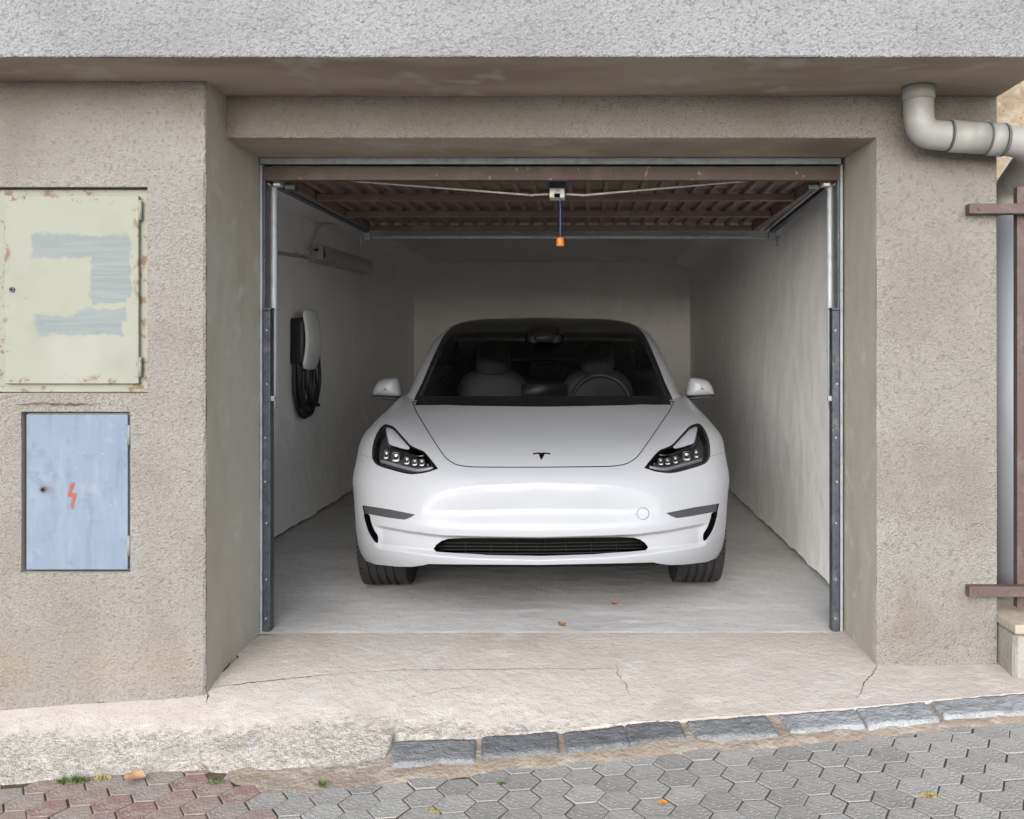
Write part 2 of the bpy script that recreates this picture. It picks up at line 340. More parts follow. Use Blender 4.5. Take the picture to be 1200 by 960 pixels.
# ------------------------------------------------------------------ ground: street, pavers, kerb, apron, garage floor
def z_st(x): return -.125 + .05 * x
def on_street(px, py, up=0.0):
    d = F * (H + .125 - up) / ((py - VY) + .05 * (px - VX)); return U(px, py, d)
EDGE_PX = [(-500, 962), (-250, 942), (0, 921), (58, 916), (121, 910), (195, 906), (238, 902), (300, 925), (344, 930), (383, 926), (424, 922), (457, 917), (560, 907), (660, 897), (740, 890), (820, 880), (920, 875), (1010, 866), (1100, 855), (1200, 845), (1450, 822), (1700, 802)]
edge_pts = [on_street(*p) for p in EDGE_PX]
EX = np.array([p.x for p in edge_pts]); EY = np.array([p.y for p in edge_pts])
BACK_PX = [(-500, 961), (-250, 941), (0, 920), (58, 915), (121, 909), (195, 905), (238, 903), (300, 909), (380, 908), (430, 902), (452, 886), (462, 869), (560, 865), (660, 857), (740, 849), (800, 845), (900, 838), (1000, 831), (1100, 822), (1200, 813), (1450, 792), (1700, 775)]
KUP = .022
bk = [on_street(x, y, KUP if x > 440 else 0.0) for x, y in BACK_PX]
BX = np.array([p.x for p in bk]); BY = np.array([p.y for p in bk]); BUP = np.array([KUP + .002 if p[0] > 440 else -.004 for p in BACK_PX])
SX = np.linspace(-4.5, 4.5, 600); _k = np.exp(-np.linspace(-2.5, 2.5, 61) ** 2); _k /= _k.sum()
def _sm(v): return np.convolve(np.pad(v, 30, mode='edge'), _k, 'valid')
SY = _sm(np.interp(SX, BX, BY)); SU = _sm(np.interp(SX, BX, BUP))
def apron_z(x, y, detail=True):
    yl = np.interp(x, SX, SY); zl = z_st(x) + np.interp(x, SX, SU)
    t = np.clip((y - yl) / (D_DOOR - yl), 0, 1); p = np.interp(x, [-2.6, -2.05, -1.32, -.3, .3], [1.7, 1.9, 3.2, 2.4, 1.7])
    zt = np.interp(x, [-2.6, -1.4, -1.2, 3], [-.05, -.012, .001, .001])
    z = zt + (zl - zt) * (1 - t) ** p
    if detail:
        z = z + .010 * fbm(x * 4, y * 4, 3) * np.clip(t * 3, 0, 1) * np.clip((1 - t) * 4, 0, 1)
        rz = np.clip(1 - t / .34, 0, 1) * np.interp(x, [-.6, -.2, .3], [1, .5, .2])
        z = z + rz * (.022 * fbm(x * 22, y * 22, 9) + .012 * fbm(x * 70, y * 70, 5))
    return z
def hit_apron(px, py, dz=.002):
    d = 3.3
    for _ in range(60):
        p = U(px, py, d); z = float(apron_z(np.array([p.x]), np.array([p.y]))[0]) + dz
        d = .5 * d + .5 * (H - z) * F / (py - VY)
    return U(px, py, d)
# street sheet to the horizon
xs = np.concatenate([[-900, -200, -60, -20, -9], np.arange(-6, 6.01, .5), [9, 20, 60, 200, 900]])
ys = np.concatenate([[-900, -200, -60, -20, -8, -4, -2, 0, 1], np.arange(1.5, 4.01, .25), [8, 20, 60, 200, 900]])
XX, YY = np.meshgrid(xs, ys); ZZ = z_st(np.clip(XX, -6, 6)) - .0042
street = grid_obj('street', XX, YY, ZZ, m_asph); street.data.materials.append(m_joint); tag(street, 'grey and red paved street sloping past the garage', None, None, 'structure')
street.data.polygons.foreach_set('material_index', [1 if (abs(p.center.x) < 4.5 and .9 < p.center.y < 3.6) else 0 for p in street.data.polygons])
# hexagonal pavers
HA, TH = .0625, math.radians(3)
def hex_mesh(name, a, h):
    bm = bmesh.new(); vs_ = []
    for k in range(6):
        an = math.pi / 3 * k; vs_.append(bm.verts.new((a * math.cos(an), a * math.sin(an), 0)))
    top = bm.faces.new(vs_); r = bmesh.ops.extrude_face_region(bm, geom=[top])
    up = [g for g in r['geom'] if isinstance(g, bmesh.types.BMVert)]
    for v in up: v.co.z -= h
    bmesh.ops.recalc_face_normals(bm, faces=bm.faces)
    te = [e for e in bm.edges if all(abs(v.co.z) < 1e-6 for v in e.verts)]
    bmesh.ops.bevel(bm, geom=te, offset=.0024, segments=2, profile=.6, affect='EDGES')
    me = bpy.data.meshes.new(name); bm.to_mesh(me); bm.free(); return me
hexv = {}
for i, m in enumerate(m_pav + m_pavr):
    me = hex_mesh('paver', HA - .0030, .03); me.materials.append(m); hexv[i] = me
ct, st_ = math.cos(TH), math.sin(TH); stuffV, stuffF, stuffM = [], [], []
slope_q = Matrix.Rotation(-math.atan(.05), 4, 'Y')
for i in range(-70, 71):
    for j in range(-45, 46):
        lx = 1.5 * HA * i; ly = math.sqrt(3) * HA * (j + .5 * (i % 2))
        x = lx * ct - ly * st_ + .02; y = lx * st_ + ly * ct + 2.5
        if not (-4 < x < 4 and 1.3 < y < 3.4): continue
        if y > np.interp(x, EX, EY) + .03: continue
        p = U(0, 0, 1); px = VX + x * F / y; py = VY + (H - z_st(x)) * F / y
        red = x < -.92 + .30 * (2.75 - y) + .05 * math.sin(i * 3.1 + j)
        k = random.choice((0, 0, 1, 2)) + (3 if red else 0)
        dz = random.uniform(-.002, .0015); tx, ty, tz = (random.uniform(-.010, .010) for _ in range(3))
        mt = Matrix.Translation((x + random.uniform(-.0015, .0015), y + random.uniform(-.0015, .0015), z_st(x) + dz)) @ slope_q @ Matrix.Rotation(TH + tz, 4, 'Z') @ Matrix.Rotation(tx, 4, 'X') @ Matrix.Rotation(ty, 4, 'Y')
        if -60 < px < 1260 and py < 1000:
            o = bpy.data.objects.new('paver', hexv[k]); COL.objects.link(o); o.parent = street; o.matrix_basis = mt
        else:
            b = len(stuffV); me = hexv[k]
            stuffV += [mt @ v.co for v in me.vertices]; stuffF += [tuple(b + q for q in p_.vertices) for p_ in me.polygons]; stuffM += [k] * len(me.polygons)
so_ = mesh_obj('paver_field', stuffV, stuffF, None, street); tag(so_, kind='stuff')
for m in m_pav + m_pavr: so_.data.materials.append(m)
so_.data.polygons.foreach_set('material_index', stuffM)
# concrete apron
xs = np.concatenate([np.linspace(-4.2, -2.3, 60, False), np.linspace(-2.3, 1.9, 420, False), np.linspace(1.9, 4.2, 50)]); ts = np.linspace(0, 1, 100) ** 1.15
XX, TT = np.meshgrid(xs, ts); YL = np.interp(XX, BX, BY) + np.where(XX < -.62, .02 * fbm(XX * 14, XX * 0 + 2, 4), .004 * fbm(XX * 30, XX * 0, 8)); YY = YL + (D_DOOR + .03 - YL) * TT
ZZ = apron_z(XX, YY)
ZZ[0] -= .06
apron = grid_obj('apron', XX, YY, ZZ, m_apron); tag(apron, 'worn pinkish concrete apron in front of the garage', None, None, 'structure')
ppx = VX + XX * F / YY; ppy = VY + (H - ZZ) * F / YY
lim = np.interp(ppx, [-300, 0, 240, 430, 560, 760, 900, 1000], [880, 862, 856, 846, 852, 858, 880, 990])
wa = apron.data.attributes.new('worn', 'FLOAT', 'POINT'); wa.data.foreach_set('value', np.clip(.5 + (ppy - lim) / 45, 0, 1).ravel().astype(np.float32))
# the apron's drop below the left end
def ribbon(name, pts, wd, mat, parent, nrm=Vector((0, 0, 1)), step=.012, jit=.004, rag=.6):
    P = [Vector(p) for p in pts]; S = []
    for a, b in zip(P[:-1], P[1:]):
        n = max(1, int((b - a).length / step))
        for k in range(n): S.append(a.lerp(b, k / n))
    S.append(P[-1]); V = []; Fc = []
    for i, p in enumerate(S):
        t = (S[min(i + 1, len(S) - 1)] - S[max(i - 1, 0)]).normalized(); sd_ = nrm.cross(t).normalized()
        q = p + sd_ * random.uniform(-jit, jit); ww = wd * random.uniform(1 - rag, 1 + rag) * min(1, .25 + 3 * min(i, len(S) - 1 - i) / len(S))
        V += [q - sd_ * ww / 2, q + sd_ * ww / 2]
        if i: Fc.append((2 * i - 2, 2 * i, 2 * i + 1, 2 * i - 1))
    return mesh_obj(name, V, Fc, mat, parent)
for pts, wd in (([(246, 806), (285, 801), (340, 795), (400, 789)], .006), ([(400, 789), (470, 785), (600, 784), (680, 784), (745, 782)], .0025), ([(1029, 780), (1022, 790), (1014, 798), (1008, 812), (1003, 818)], .0035),
                ([(722, 778), (724, 790), (733, 802), (738, 815)], .002), ([(190, 816), (225, 812), (244, 809)], .012), ([(243, 811), (242, 824)], .004), ([(247, 803), (262, 784), (272, 775)], .016), ([(272, 776), (303, 744)], .007), ([(30, 826), (120, 823), (190, 816)], .005), ([(1040, 779), (1090, 777), (1165, 773)], .004), ([(470, 820), (520, 808), (575, 802)], .0015)):
    ribbon('crack', [hit_apron(*p, .0015) for p in pts], wd, m_joint, apron)
# kerb: mortar bed with granite stones
kerb = empty('kerb', (.3, 3.0, z_st(.3)), 'row of granite kerb stones bedded in ochre mortar', None, None, 'structure')
kx = np.linspace(float(np.interp(0, [0, 1], [on_street(262, 912).x, 0])), 3.6, 330); kt = np.linspace(0, 1, 14)
XX, TT = np.meshgrid(kx, kt); Y0 = np.interp(XX, EX, EY) - .012 + .022 * fbm(XX * 13, XX * 0 + 1, 21); Y1 = np.interp(XX, BX, BY) + .03
YY = Y0 + (Y1 - Y0) * TT; ZZ = z_st(XX) + np.interp(TT, [0, .12, .4, 1], [-.006, .006, .014, .016]) + .018 * fbm(XX * 18, YY * 18, 31)
ZZ = np.where(XX < -.62, z_st(XX) - .004 + .012 * TT * 1 + .012 * fbm(XX * 18, YY * 18, 31), ZZ)
grid_obj('mortar_bed', XX, YY, ZZ, m_mortar, kerb)
STONES = [((460, 869), (555, 866), (554, 891), (461, 897), 1), ((566, 864), (651, 857), (652, 880), (566, 887), 0), ((662, 859), (728, 851), (736, 873), (667, 880), 0), ((735, 849), (793, 843), (801, 864), (739, 872), 0), ((806, 846), (896, 838), (910, 861), (820, 865), 1),
          ((915, 838), (1000, 831), (1011, 850), (929, 858), 2), ((1005, 830), (1082, 823), (1099, 843), (1020, 851), 2), ((1092, 822), (1204, 812), (1226, 833), (1108, 840), 2), ((1214, 811), (1320, 801), (1345, 822), (1236, 832), 1), ((1330, 800), (1440, 790), (1468, 811), (1356, 821), 2)]
for si, (a, b, c, d, k) in enumerate(STONES):
    q = [on_street(p[0], p[1], KUP + .001) for p in ((d[0] - 2, d[1] - 1.5), (c[0] + 3, c[1] - 1.5), (b[0] + 3, b[1]), (a[0] - 2, a[1]))]
    bm = bmesh.new(); n, m2 = 34, 14; rows = []
    for j in range(m2 + 1):
        row = []
        for i in range(n + 1):
            u, v = i / n, j / m2
            p = (q[0].lerp(q[1], u)).lerp(q[3].lerp(q[2], u), v)
            e = min(u, 1 - u) * (q[1] - q[0]).length; e2 = v * (q[3] - q[0]).length
            r_ = .006; drop = sum((1 - math.sqrt(max(0, 1 - (1 - min(x_, r_) / r_) ** 2))) * r_ * .9 for x_ in (e, e2))
            nz = float(fbm(np.array([p.x * 16]), np.array([p.y * 16]), si)[0]) * .008 + float(fbm(np.array([p.x * 60]), np.array([p.y * 60]), si + 3)[0]) * .006
            wob = .022 * float(fbm(np.array([p.x * 9]), np.array([si * 3.3]), 5)[0])
            row.append(bm.verts.new((p.x, p.y + (wob if j == 0 else 0), p.z - drop + nz)))
        rows.append(row)
    for j in range(m2):
        for i in range(n): bm.faces.new((rows[j][i], rows[j][i + 1], rows[j + 1][i + 1], rows[j + 1][i]))
    ring = [rows[0][i] for i in range(n + 1)] + [rows[j][n] for j in range(1, m2 + 1)] + [rows[m2][i] for i in range(n - 1, -1, -1)] + [rows[j][0] for j in range(m2 - 1, 0, -1)]
    low = [bm.verts.new((v.co.x, v.co.y, v.co.z - .06)) for v in ring]
    for i in range(len(ring)): k2 = (i + 1) % len(ring); bm.faces.new((ring[i], low[i], low[k2], ring[k2]))
    o = bm_obj('kerb_stone', bm, m_stone[k], kerb, True)
# garage floor
xs = np.linspace(-2.0, 1.4, 170); ys = np.concatenate([np.linspace(D_DOOR, 5.2, 90, False), np.linspace(5.2, 10.6, 60)])
XX, YY = np.meshgrid(xs, ys); ZZ = .006 * fbm(XX * 3, YY * 3, 12) * np.clip((YY - D_DOOR) * 5, 0, 1) + .0028 + .004 * fbm(XX * 20, YY * 3, 2) * np.exp(-((YY - D_DOOR) / .1) ** 2)
YY[0] += .012 * fbm(xs * 9, xs * 0, 14) - .004; ZZ[0] = -.0005
gfloor = grid_obj('garage_floor', XX, YY, ZZ, m_floor); tag(gfloor, 'grey worn concrete floor inside the garage', None, None, 'structure')

# ------------------------------------------------------------------ the garage building
bld = empty('garage_building', (0, 3.7, 0), 'beige roughcast garage building with a heavy grey overhang above the open doorway', 'building')
def sheet(name, P0, U_, V_, us, vs_, nrm, mat, parent, amp=.002, fr=14, holes=(), ragged=0.0):
    """wall face on a grid: P0 + U_*u + V_*v, uneven along nrm; holes (u0,u1,v0,v1)"""
    P0, U_, V_, nrm = (np.array(q, float) for q in (P0, U_, V_, nrm)); us = np.array(us); vs_ = np.array(vs_)
    UU, VV = np.meshgrid(us, vs_); P = P0 + UU[..., None] * U_ + VV[..., None] * V_
    q = P @ np.array([1.0, .63, .31]); r_ = P @ np.array([.21, .87, 1.0])
    P = P + nrm * (amp * 2 * fbm(q * fr, r_ * fr, 7) + amp * 3 * fbm(q * 1.7, r_ * 1.7, 3))[..., None]
    if ragged: P[0] += V_ * (ragged * (.5 + fbm(us * 9, us * 0 + 4, 6)))[:, None]
    ny, nx = UU.shape; idx = np.arange(ny - 1)[:, None] * nx + np.arange(nx - 1)[None, :]
    uc = .5 * (us[1:] + us[:-1])[None, :] + 0 * idx; vc = .5 * (vs_[1:] + vs_[:-1])[:, None] + 0 * idx; keep = np.ones(idx.shape, bool)
    for h in holes: keep &= ~((uc > h[0]) & (uc < h[1]) & (vc > h[2]) & (vc < h[3]))
    Fq = np.stack([idx, idx + 1, idx + nx + 1, idx + nx], -1)[keep]
    o = mesh_obj(name, P.reshape(-1, 3), Fq.reshape(-1, 4), mat, parent, True); return o
def join(name, objs, parent=None):
    bm = bmesh.new(); mats = []
    for o in objs:
        me = o.data; off = []
        for m in me.materials:
            if m not in mats: mats.append(m)
            off.append(mats.index(m))
        for p in me.polygons: p.material_index = off[p.material_index] if off else 0
        bm.from_mesh(me)
    par = parent if parent is not None else objs[0].parent
    for o in objs: me = o.data; bpy.data.objects.remove(o); bpy.data.meshes.remove(me)
    me = bpy.data.meshes.new(name); bm.to_mesh(me); bm.free()
    for m in mats: me.materials.append(m)
    return link(name, me, None, par)
def steps(a, b, s, extra=()):
    n = max(1, int(round(abs(b - a) / s))); return np.unique(np.concatenate([np.linspace(a, b, n + 1), np.array([e for e in extra if min(a, b) < e < max(a, b)])]))
# cabinets' recesses in the left pillar (x0,x1,z0,z1)
CA = (U(-14, 0, 3.3).x, U(173, 0, 3.3).x, U(0, 461, 3.3).z, U(0, 219, 3.3).z)
CB = (U(25, 0, 3.3).x, U(153, 0, 3.3).x, U(0, 671, 3.3).z, U(0, 483, 3.3).z)
ex = [CA[0], CA[1], CB[0], CB[1]]; ez = [CA[2], CA[3], CB[2], CB[3]]
RB = .008
parts = [sheet('a', (0, D_LEFT, 0), (1, 0, 0), (0, 0, 1), np.concatenate([steps(-4.6, -2.4, .1), steps(-2.38, X_L - RB, .02, ex)]), steps(-.45, Z_SOF, .02, ez), (0, -1, 0), m_stucco, bld, .0018, holes=(CA, CB)),
         sheet('b', (X_L, 0, 0), (0, 1, 0), (0, 0, 1), steps(D_LEFT + RB, 4.0, .025), steps(-.45, Z_SOF, .025), (1, 0, 0), m_reveal, bld, .0016)]
av = [X_L - RB + RB * math.sin(a) for a in (0, .4, .8, 1.2, 1.5708)]; ay = [D_LEFT + RB - RB * math.cos(a) for a in (0, .4, .8, 1.2, 1.5708)]
zz = steps(-.45, Z_SOF, .02, ez); CV = []; CF = []
for i, z in enumerate(zz):
    n_ = .0045 * float(fbm(np.array([z * 11]), np.array([1.3]), 3)[0]) + .003 * float(fbm(np.array([z * 60]), np.array([2.3]), 3)[0])
    for k in range(5): CV.append((av[k] + (n_ if 0 < k < 4 else 0), ay[k] - (n_ if 0 < k < 4 else 0), z))
    if i: CF += [((i - 1) * 5 + k, (i - 1) * 5 + k + 1, i * 5 + k + 1, i * 5 + k) for k in range(4)]
parts.append(mesh_obj('c', CV, CF, m_stucco, bld, True))
for (x0, x1, z0, z1), dp in ((CA, .05), (CB, .07)):     # recess sides and backs
    y0, y1 = D_LEFT, D_LEFT + dp
    v = [(x0, y0, z0), (x1, y0, z0), (x1, y0, z1), (x0, y0, z1), (x0, y1, z0), (x1, y1, z0), (x1, y1, z1), (x0, y1, z1)]
    parts.append(mesh_obj('d', v, [(0, 4, 5, 1), (1, 5, 6, 2), (2, 6, 7, 3), (3, 7, 4, 0), (4, 7, 6, 5)], m_reveal, bld))
parts.append(mesh_obj('e', [(-4.6, 4.0, -.45), (X_L, 4.0, -.45), (X_L, 4.0, Z_SOF), (-4.6, 4.0, Z_SOF)], [(0, 1, 2, 3)], m_white, bld))
join('wall_pier', parts, bld)
# right pillar
dx, dy = X_RF - X_R, D_DOOR - D_RIGHT; Ln = math.hypot(dx, dy); nv = np.array([-dy, -dx, 0]) / Ln
parts = [sheet('a', (0, D_RIGHT, 0), (1, 0, 0), (0, 0, 1), steps(X_RF, X_END, .02), steps(-.45, Z_SOF, .02), (0, -1, 0), m_stucco, bld, .0018),
         sheet('b', (X_RF, D_RIGHT, 0), (-dx / Ln, dy / Ln, 0), (0, 0, 1), steps(0, Ln + .16, .025), steps(-.45, Z_LIN + .002, .025), nv, m_reveal, bld, .0008),
         sheet('c', (X_END, 0, 0), (0, 1, 0), (0, 0, 1), steps(D_RIGHT, 4.6, .03), steps(-.45, Z_SOF, .03), (1, 0, 0), m_stucco, bld, .0015),
         mesh_obj('e', [(X_R - .007, 4.0, -.45), (X_END, 4.0, -.45), (X_END, 4.0, Z_SOF), (X_R - .007, 4.0, Z_SOF)], [(0, 1, 2, 3)], m_white, bld)]
join('wall_pier', parts, bld)
# lintel
parts = [sheet('a', (0, D_RIGHT, 0), (1, 0, 0), (0, 0, 1), steps(X_L, X_RF, .02), steps(Z_LIN + .004, Z_SOF, .02), (0, -1, 0), m_stucco, bld, .0018),
         sheet('b', (0, 0, Z_LIN), (1, 0, 0), (0, 1, 0), steps(X_L, X_RF, .025), steps(D_RIGHT + .004, 4.0, .025), (0, 0, -1), m_soffit, bld, .0016)]
xx = steps(X_L, X_RF, .02); CV = []; CF = []
for i, x in enumerate(xx):
    n_ = .004 * float(fbm(np.array([x * 12]), np.array([5.1]), 3)[0])
    for p in ((D_RIGHT, Z_LIN + .004), (D_RIGHT + .001 - n_, Z_LIN + .001 + n_), (D_RIGHT + .004, Z_LIN)): CV.append((x, *p))
    if i: CF += [((i - 1) * 3 + k, (i - 1) * 3 + k + 1, i * 3 + k + 1, i * 3 + k) for k in range(2)]
parts.append(mesh_obj('c', CV, CF, m_stucco, bld, True))
parts.append(mesh_obj('d', [(X_L, 4.0, Z_LIN), (X_RF, 4.0, Z_LIN), (X_RF, 4.0, 2.4), (X_L, 4.0, 2.4)], [(0, 1, 2, 3)], m_white, bld))
join('lintel', parts, bld)
# overhang: fascia, soffit, end, top
XE = X_END + .006
parts = [sheet('a', (0, D_EDGE, 0), (1, 0, 0), (0, 0, 1), np.concatenate([steps(-4.6, -2.6, .1), steps(-2.58, XE, .02)]), steps(Z_SOF + .004, 2.62, .02), (0, -1, 0), m_fascia, bld, .0022),
         sheet('b', (0, 0, Z_SOF), (1, 0, 0), (0, 1, 0), np.concatenate([steps(-4.6, -2.6, .1), steps(-2.58, XE, .03)]), steps(D_EDGE + .006, 4.02, .03), (0, 0, -1), m_soffit, bld, .002)]
xx = np.concatenate([steps(-4.6, -2.6, .1), steps(-2.58, XE, .012)]); CV = []; CF = []
for i, x in enumerate(xx):
    n_ = .006 * float(fbm(np.array([x * 16]), np.array([7.1]), 3)[0])
    for p in ((D_EDGE, Z_SOF + .004), (D_EDGE + .0015, Z_SOF + n_), (D_EDGE + .006, Z_SOF)): CV.append((x, *p))
    if i: CF += [((i - 1) * 3 + k, (i - 1) * 3 + k + 1, i * 3 + k + 1, i * 3 + k) for k in range(2)]
parts.append(mesh_obj('c', CV, CF, m_fascia, bld, True))
parts.append(mesh_obj('d', [(XE, D_EDGE, Z_SOF), (XE, 4.02, Z_SOF), (XE, 4.02, 2.62), (XE, D_EDGE, 2.62), (-4.6, D_EDGE, 2.62), (-4.6, 4.02, 2.62)], [(0, 1, 2, 3), (3, 2, 5, 4)], m_fascia, bld))
join('overhang', parts, bld)
# inner walls, ceiling
sheet('side_wall', (XW_L, 0, 0), (0, 1, 0), (0, 0, 1), steps(3.98, D_BACK + .1, .06), steps(0.004, Z_CEIL, .06), (1, 0, 0), m_white, bld, .003, 5, ragged=.03)
sheet('side_wall', (XW_R, 0, 0), (0, 1, 0), (0, 0, 1), steps(3.98, D_BACK + .1, .06), steps(0.004, Z_CEIL, .06), (-1, 0, 0), m_white, bld, .003, 5, ragged=.03)
sheet('back_wall', (0, D_BACK, 0), (1, 0, 0), (0, 0, 1), steps(-2.0, 1.35, .06), steps(0, Z_CEIL + .02, .06), (0, -1, 0), m_white, bld, .003, 5)
sheet('ceiling', (0, 0, Z_CEIL), (1, 0, 0), (0, 1, 0), steps(-2.0, 1.35, .08), steps(3.98, D_BACK + .1, .08), (0, 0, -1), m_ceil, bld, .004, 5)
for xw, s in ((XW_R, -1), (XW_L, 1)):
    mesh_obj('ceiling_haunch', [(xw - s * .02, 4.0, Z_CEIL - .10), (xw + s * .21, 4.0, Z_CEIL + .012), (xw + s * .21, D_BACK + .05, Z_CEIL + .012), (xw - s * .02, D_BACK + .05, Z_CEIL - .10)], [(0, 1, 2, 3)], m_white, bld)
bm = bmesh.new()
for bx in ((-2.15, XW_L - .014, 4.0, 10.8, -.4, 2.5), (XW_R + .014, X_END - .004, 4.01, 10.8, -.4, 2.5), (-2.15, X_END - .004, D_BACK + .03, 10.8, -.4, 2.5), (-4.6, X_END - .006, 4.03, 10.9, Z_CEIL + .05, 2.61), (-4.6, X_L - .02, 3.42, 3.99, -.4, 2.09), (X_RF + .02, X_END - .01, 3.6, 3.99, -.4, 2.09)): bm_box(bm, *bx)
bm_obj('masonry_core', bm, m_plinth, bld)

# ------------------------------------------------------------------ up-and-over garage door
door = empty('garage_door', ((X_L + X_R) / 2, D_DOOR, 0), 'brown ribbed up-and-over garage door swung open under the ceiling', 'garage door')
yo = D_DOOR + .002
frame = []
FW = .008
box('frame_head', X_L + .004, X_R - .016, yo, yo + .05, Z_LIN - .027, Z_LIN - .001, m_galv, door, .002)
for s, xe in ((1, X_L + .002), (-1, X_R - .009)):
    xa, xb = sorted((xe, xe + s * .011)); box('frame_post', xa, xb, yo + .001, yo + .06, .004, Z_LIN - .029, m_galv, door, .002)
    xa, xb = sorted((xe + s * .0115, xe + s * .019)); box('frame_channel', xa, xb, yo + .014, yo + .07, .004, Z_LIN - .03, m_darksteel, door, .001)
    xa, xb = sorted((xe + s * .013, xe + s * .043)); sp = box('spring_cover', xa, xb, yo + .004, yo + .055, .006, U(0, 364, 3.86).z, m_darksteel, door, .003)
    box('cover_cap', xa - .002, xb + .002, yo + .002, yo + .058, U(0, 364, 3.86).z + .0005, U(0, 364, 3.86).z + .012, m_darksteel, sp, .002)
    for zb in (.06, .22, .45, .62, .8, 1.02, 1.24):
        xm = (xa + xb) / 2 + random.uniform(-.004, .004); tube('bolt', [(xm, yo + .006, zb), (xm, yo - .001, zb)], .0045, m_galv, sp, 8)
    zl = .96; xa2, xb2 = sorted((xe + s * .043, xe + s * .058)); box('stop_clip', xa2, xb2, yo + .012, yo + .03, zl - .01, zl + .01, m_galv, door, .001)
# the open leaf, level under the head
ZP = 1.905; Y0, Y1 = D_DOOR + .012, 5.50; XA, XB = X_L + .014, X_R - .016
box('leaf_sheet', XA + .004, XB - .004, Y0 + .004, Y1 - .004, ZP, ZP + .006, m_brown, door)
box('bottom_rail', XA, XB, Y0, Y0 + .035, ZP - .049, ZP + .008, m_brownw, door, .003)
for yy in (4.36, 4.90, 5.455):
    box('cross_rail', XA + .075, XB - .075, yy, yy + .04, ZP - .05, ZP - .0205, m_brown, door, .002)
for xx_ in (XA + .03, XB - .07): box('side_rail', xx_, xx_ + .04, Y0 + .036, Y1, ZP - .05, ZP - .0015, m_brown, door, .002)
rib = pymesh('rib', [(a * .012, y, z) for y in (Y0 + .037, Y1 - .01) for a, z in ((-1.2, ZP - .0005), (-.8, ZP - .02), (.8, ZP - .02), (1.2, ZP - .0005))], [(0, 1, 5, 4), (1, 2, 6, 5), (2, 3, 7, 6), (0, 3, 2, 1), (4, 5, 6, 7)])
rib.materials.append(m_brown); x = XA + .115
while x < XB - .09:
    o = link('rib', rib, None, door); o.location.x += x; x += .0815
# side tracks with the rear tie bar
for s, xn, xf in ((1, X_L + .028, (430 - VX) * 5.5 / F), (-1, X_R - .03, (905 - VX) * 5.5 / F)):
    pts = [Vector((xn, Y0 + .07, ZP - .055)), Vector((xf, 5.5, ZP - .075))]
    bm = bmesh.new(); dvec = pts[1] - pts[0]; ang = math.atan2(-dvec.x, dvec.y)
    mt = Matrix.Translation(pts[0]) @ Matrix.Rotation(ang, 4, 'Z')
    bm_box(bm, -.016, .016, 0, dvec.length, -.004, .026, .002, 1, mt); bm_obj('side_track', bm, m_darksteel, door)
    bm = bmesh.new(); bm_box(bm, -.020 + s * .026, -.012 + s * .022, 0, dvec.length, .0, .02, 0, 1, mt); bm_obj('track_flange', bm, m_galv, door)
    bm = bmesh.new(); bm_box(bm, xf - .02, xf + .02, 5.49, 5.53, ZP - .10, ZP - .05, .003); bm_box(bm, xf - s * .035 - .008, xf - s * .035 + .008, 5.495, 5.52, ZP - .135, ZP - .085, .003)
    bm_box(bm, min(xf, xf - s * .05), max(xf, xf - s * .05), 5.50, 5.515, ZP - .085, ZP - .07, .002); bm_obj('track_bracket', bm, m_galv, door)
box('tie_bar', (437 - VX) * 5.52 / F, (899 - VX) * 5.52 / F, 5.505, 5.525, ZP - .094, ZP - .076, m_galv, door, .002)
# lifting arms and brackets
for s, pxc in ((1, 321), (-1, 972.5)):
    d_ = 3.93; a = U(pxc, 212, d_); b = U(pxc - s * 1, 462, d_); c = U(pxc - s * 5, 484, d_); e = U(pxc - s * 9, 500, d_)
    arm = tube('lifting_arm', smooth_path([a, U(pxc, 330, d_), b, c, e], 8), .0125, m_tube, door, 14)
    bx_ = U(pxc + s * 5, 212, 3.915); mid = bx_.x
    box('arm_bracket', mid - .014, mid + .014, 3.892, 3.935, U(0, 219, 3.915).z, ZP - .052, m_boxgrey, door, .002)
    m2_ = U(pxc - s * 6, 212, 3.915).x; box('arm_bracket', m2_ - .007, m2_ + .007, 3.892, 3.935, U(0, 218, 3.915).z, ZP - .052, m_boxgrey, door, .002)
    kx_ = U(pxc + s * 20, 209, 3.95).x; box('rod_guide', kx_ - .022, kx_ + .022, 3.93, 3.98, ZP - .075, ZP - .051, m_darksteel, door, .004)
# latch with rods, cord and handle
LB = U(653, 227, 4.06); rods = []
box('latch_mount', LB.x - .034, LB.x + .034, 4.05, 4.13, LB.z + .02, ZP - .013, m_darksteel, door, .003)
lb = box('latch_box', LB.x - .033, LB.x + .033, 4.035, 4.11, LB.z - .022, LB.z + .021, m_boxgrey, door, .003)
box('latch_slot', LB.x - .012, LB.x + .012, 4.031, 4.036, LB.z - .021, LB.z - .004, m_void, lb)
for s, pe in ((-1, (345, 206.5)), (1, (945, 205.5))):
    tube('latch_rod', smooth_path([LB + Vector((s * .034, .01, 0)), LB + Vector((s * .09, .005, -.004)), LB + Vector((s * .12, 0, -.006)), LB + Vector((s * .20, -.006, 0)), U(pe[0], pe[1], 3.915)], 6), .0052, m_rod, door, 8)
hd = U(656.5, 284, 4.06)
tube('pull_cord', [(LB.x + .012, 4.06, LB.z - .02), (LB.x + .014, 4.06, LB.z - .08), (hd.x, 4.06, hd.z + .018)], .0028, m_cord, door, 8)
tube('pull_handle', [(hd.x, 4.06, hd.z + .019), (hd.x, 4.06, hd.z + .016), (hd.x, 4.06, hd.z - .012), (hd.x, 4.06, hd.z - .018)], [.014, .016, .018, .016], m_orange, door, 16)

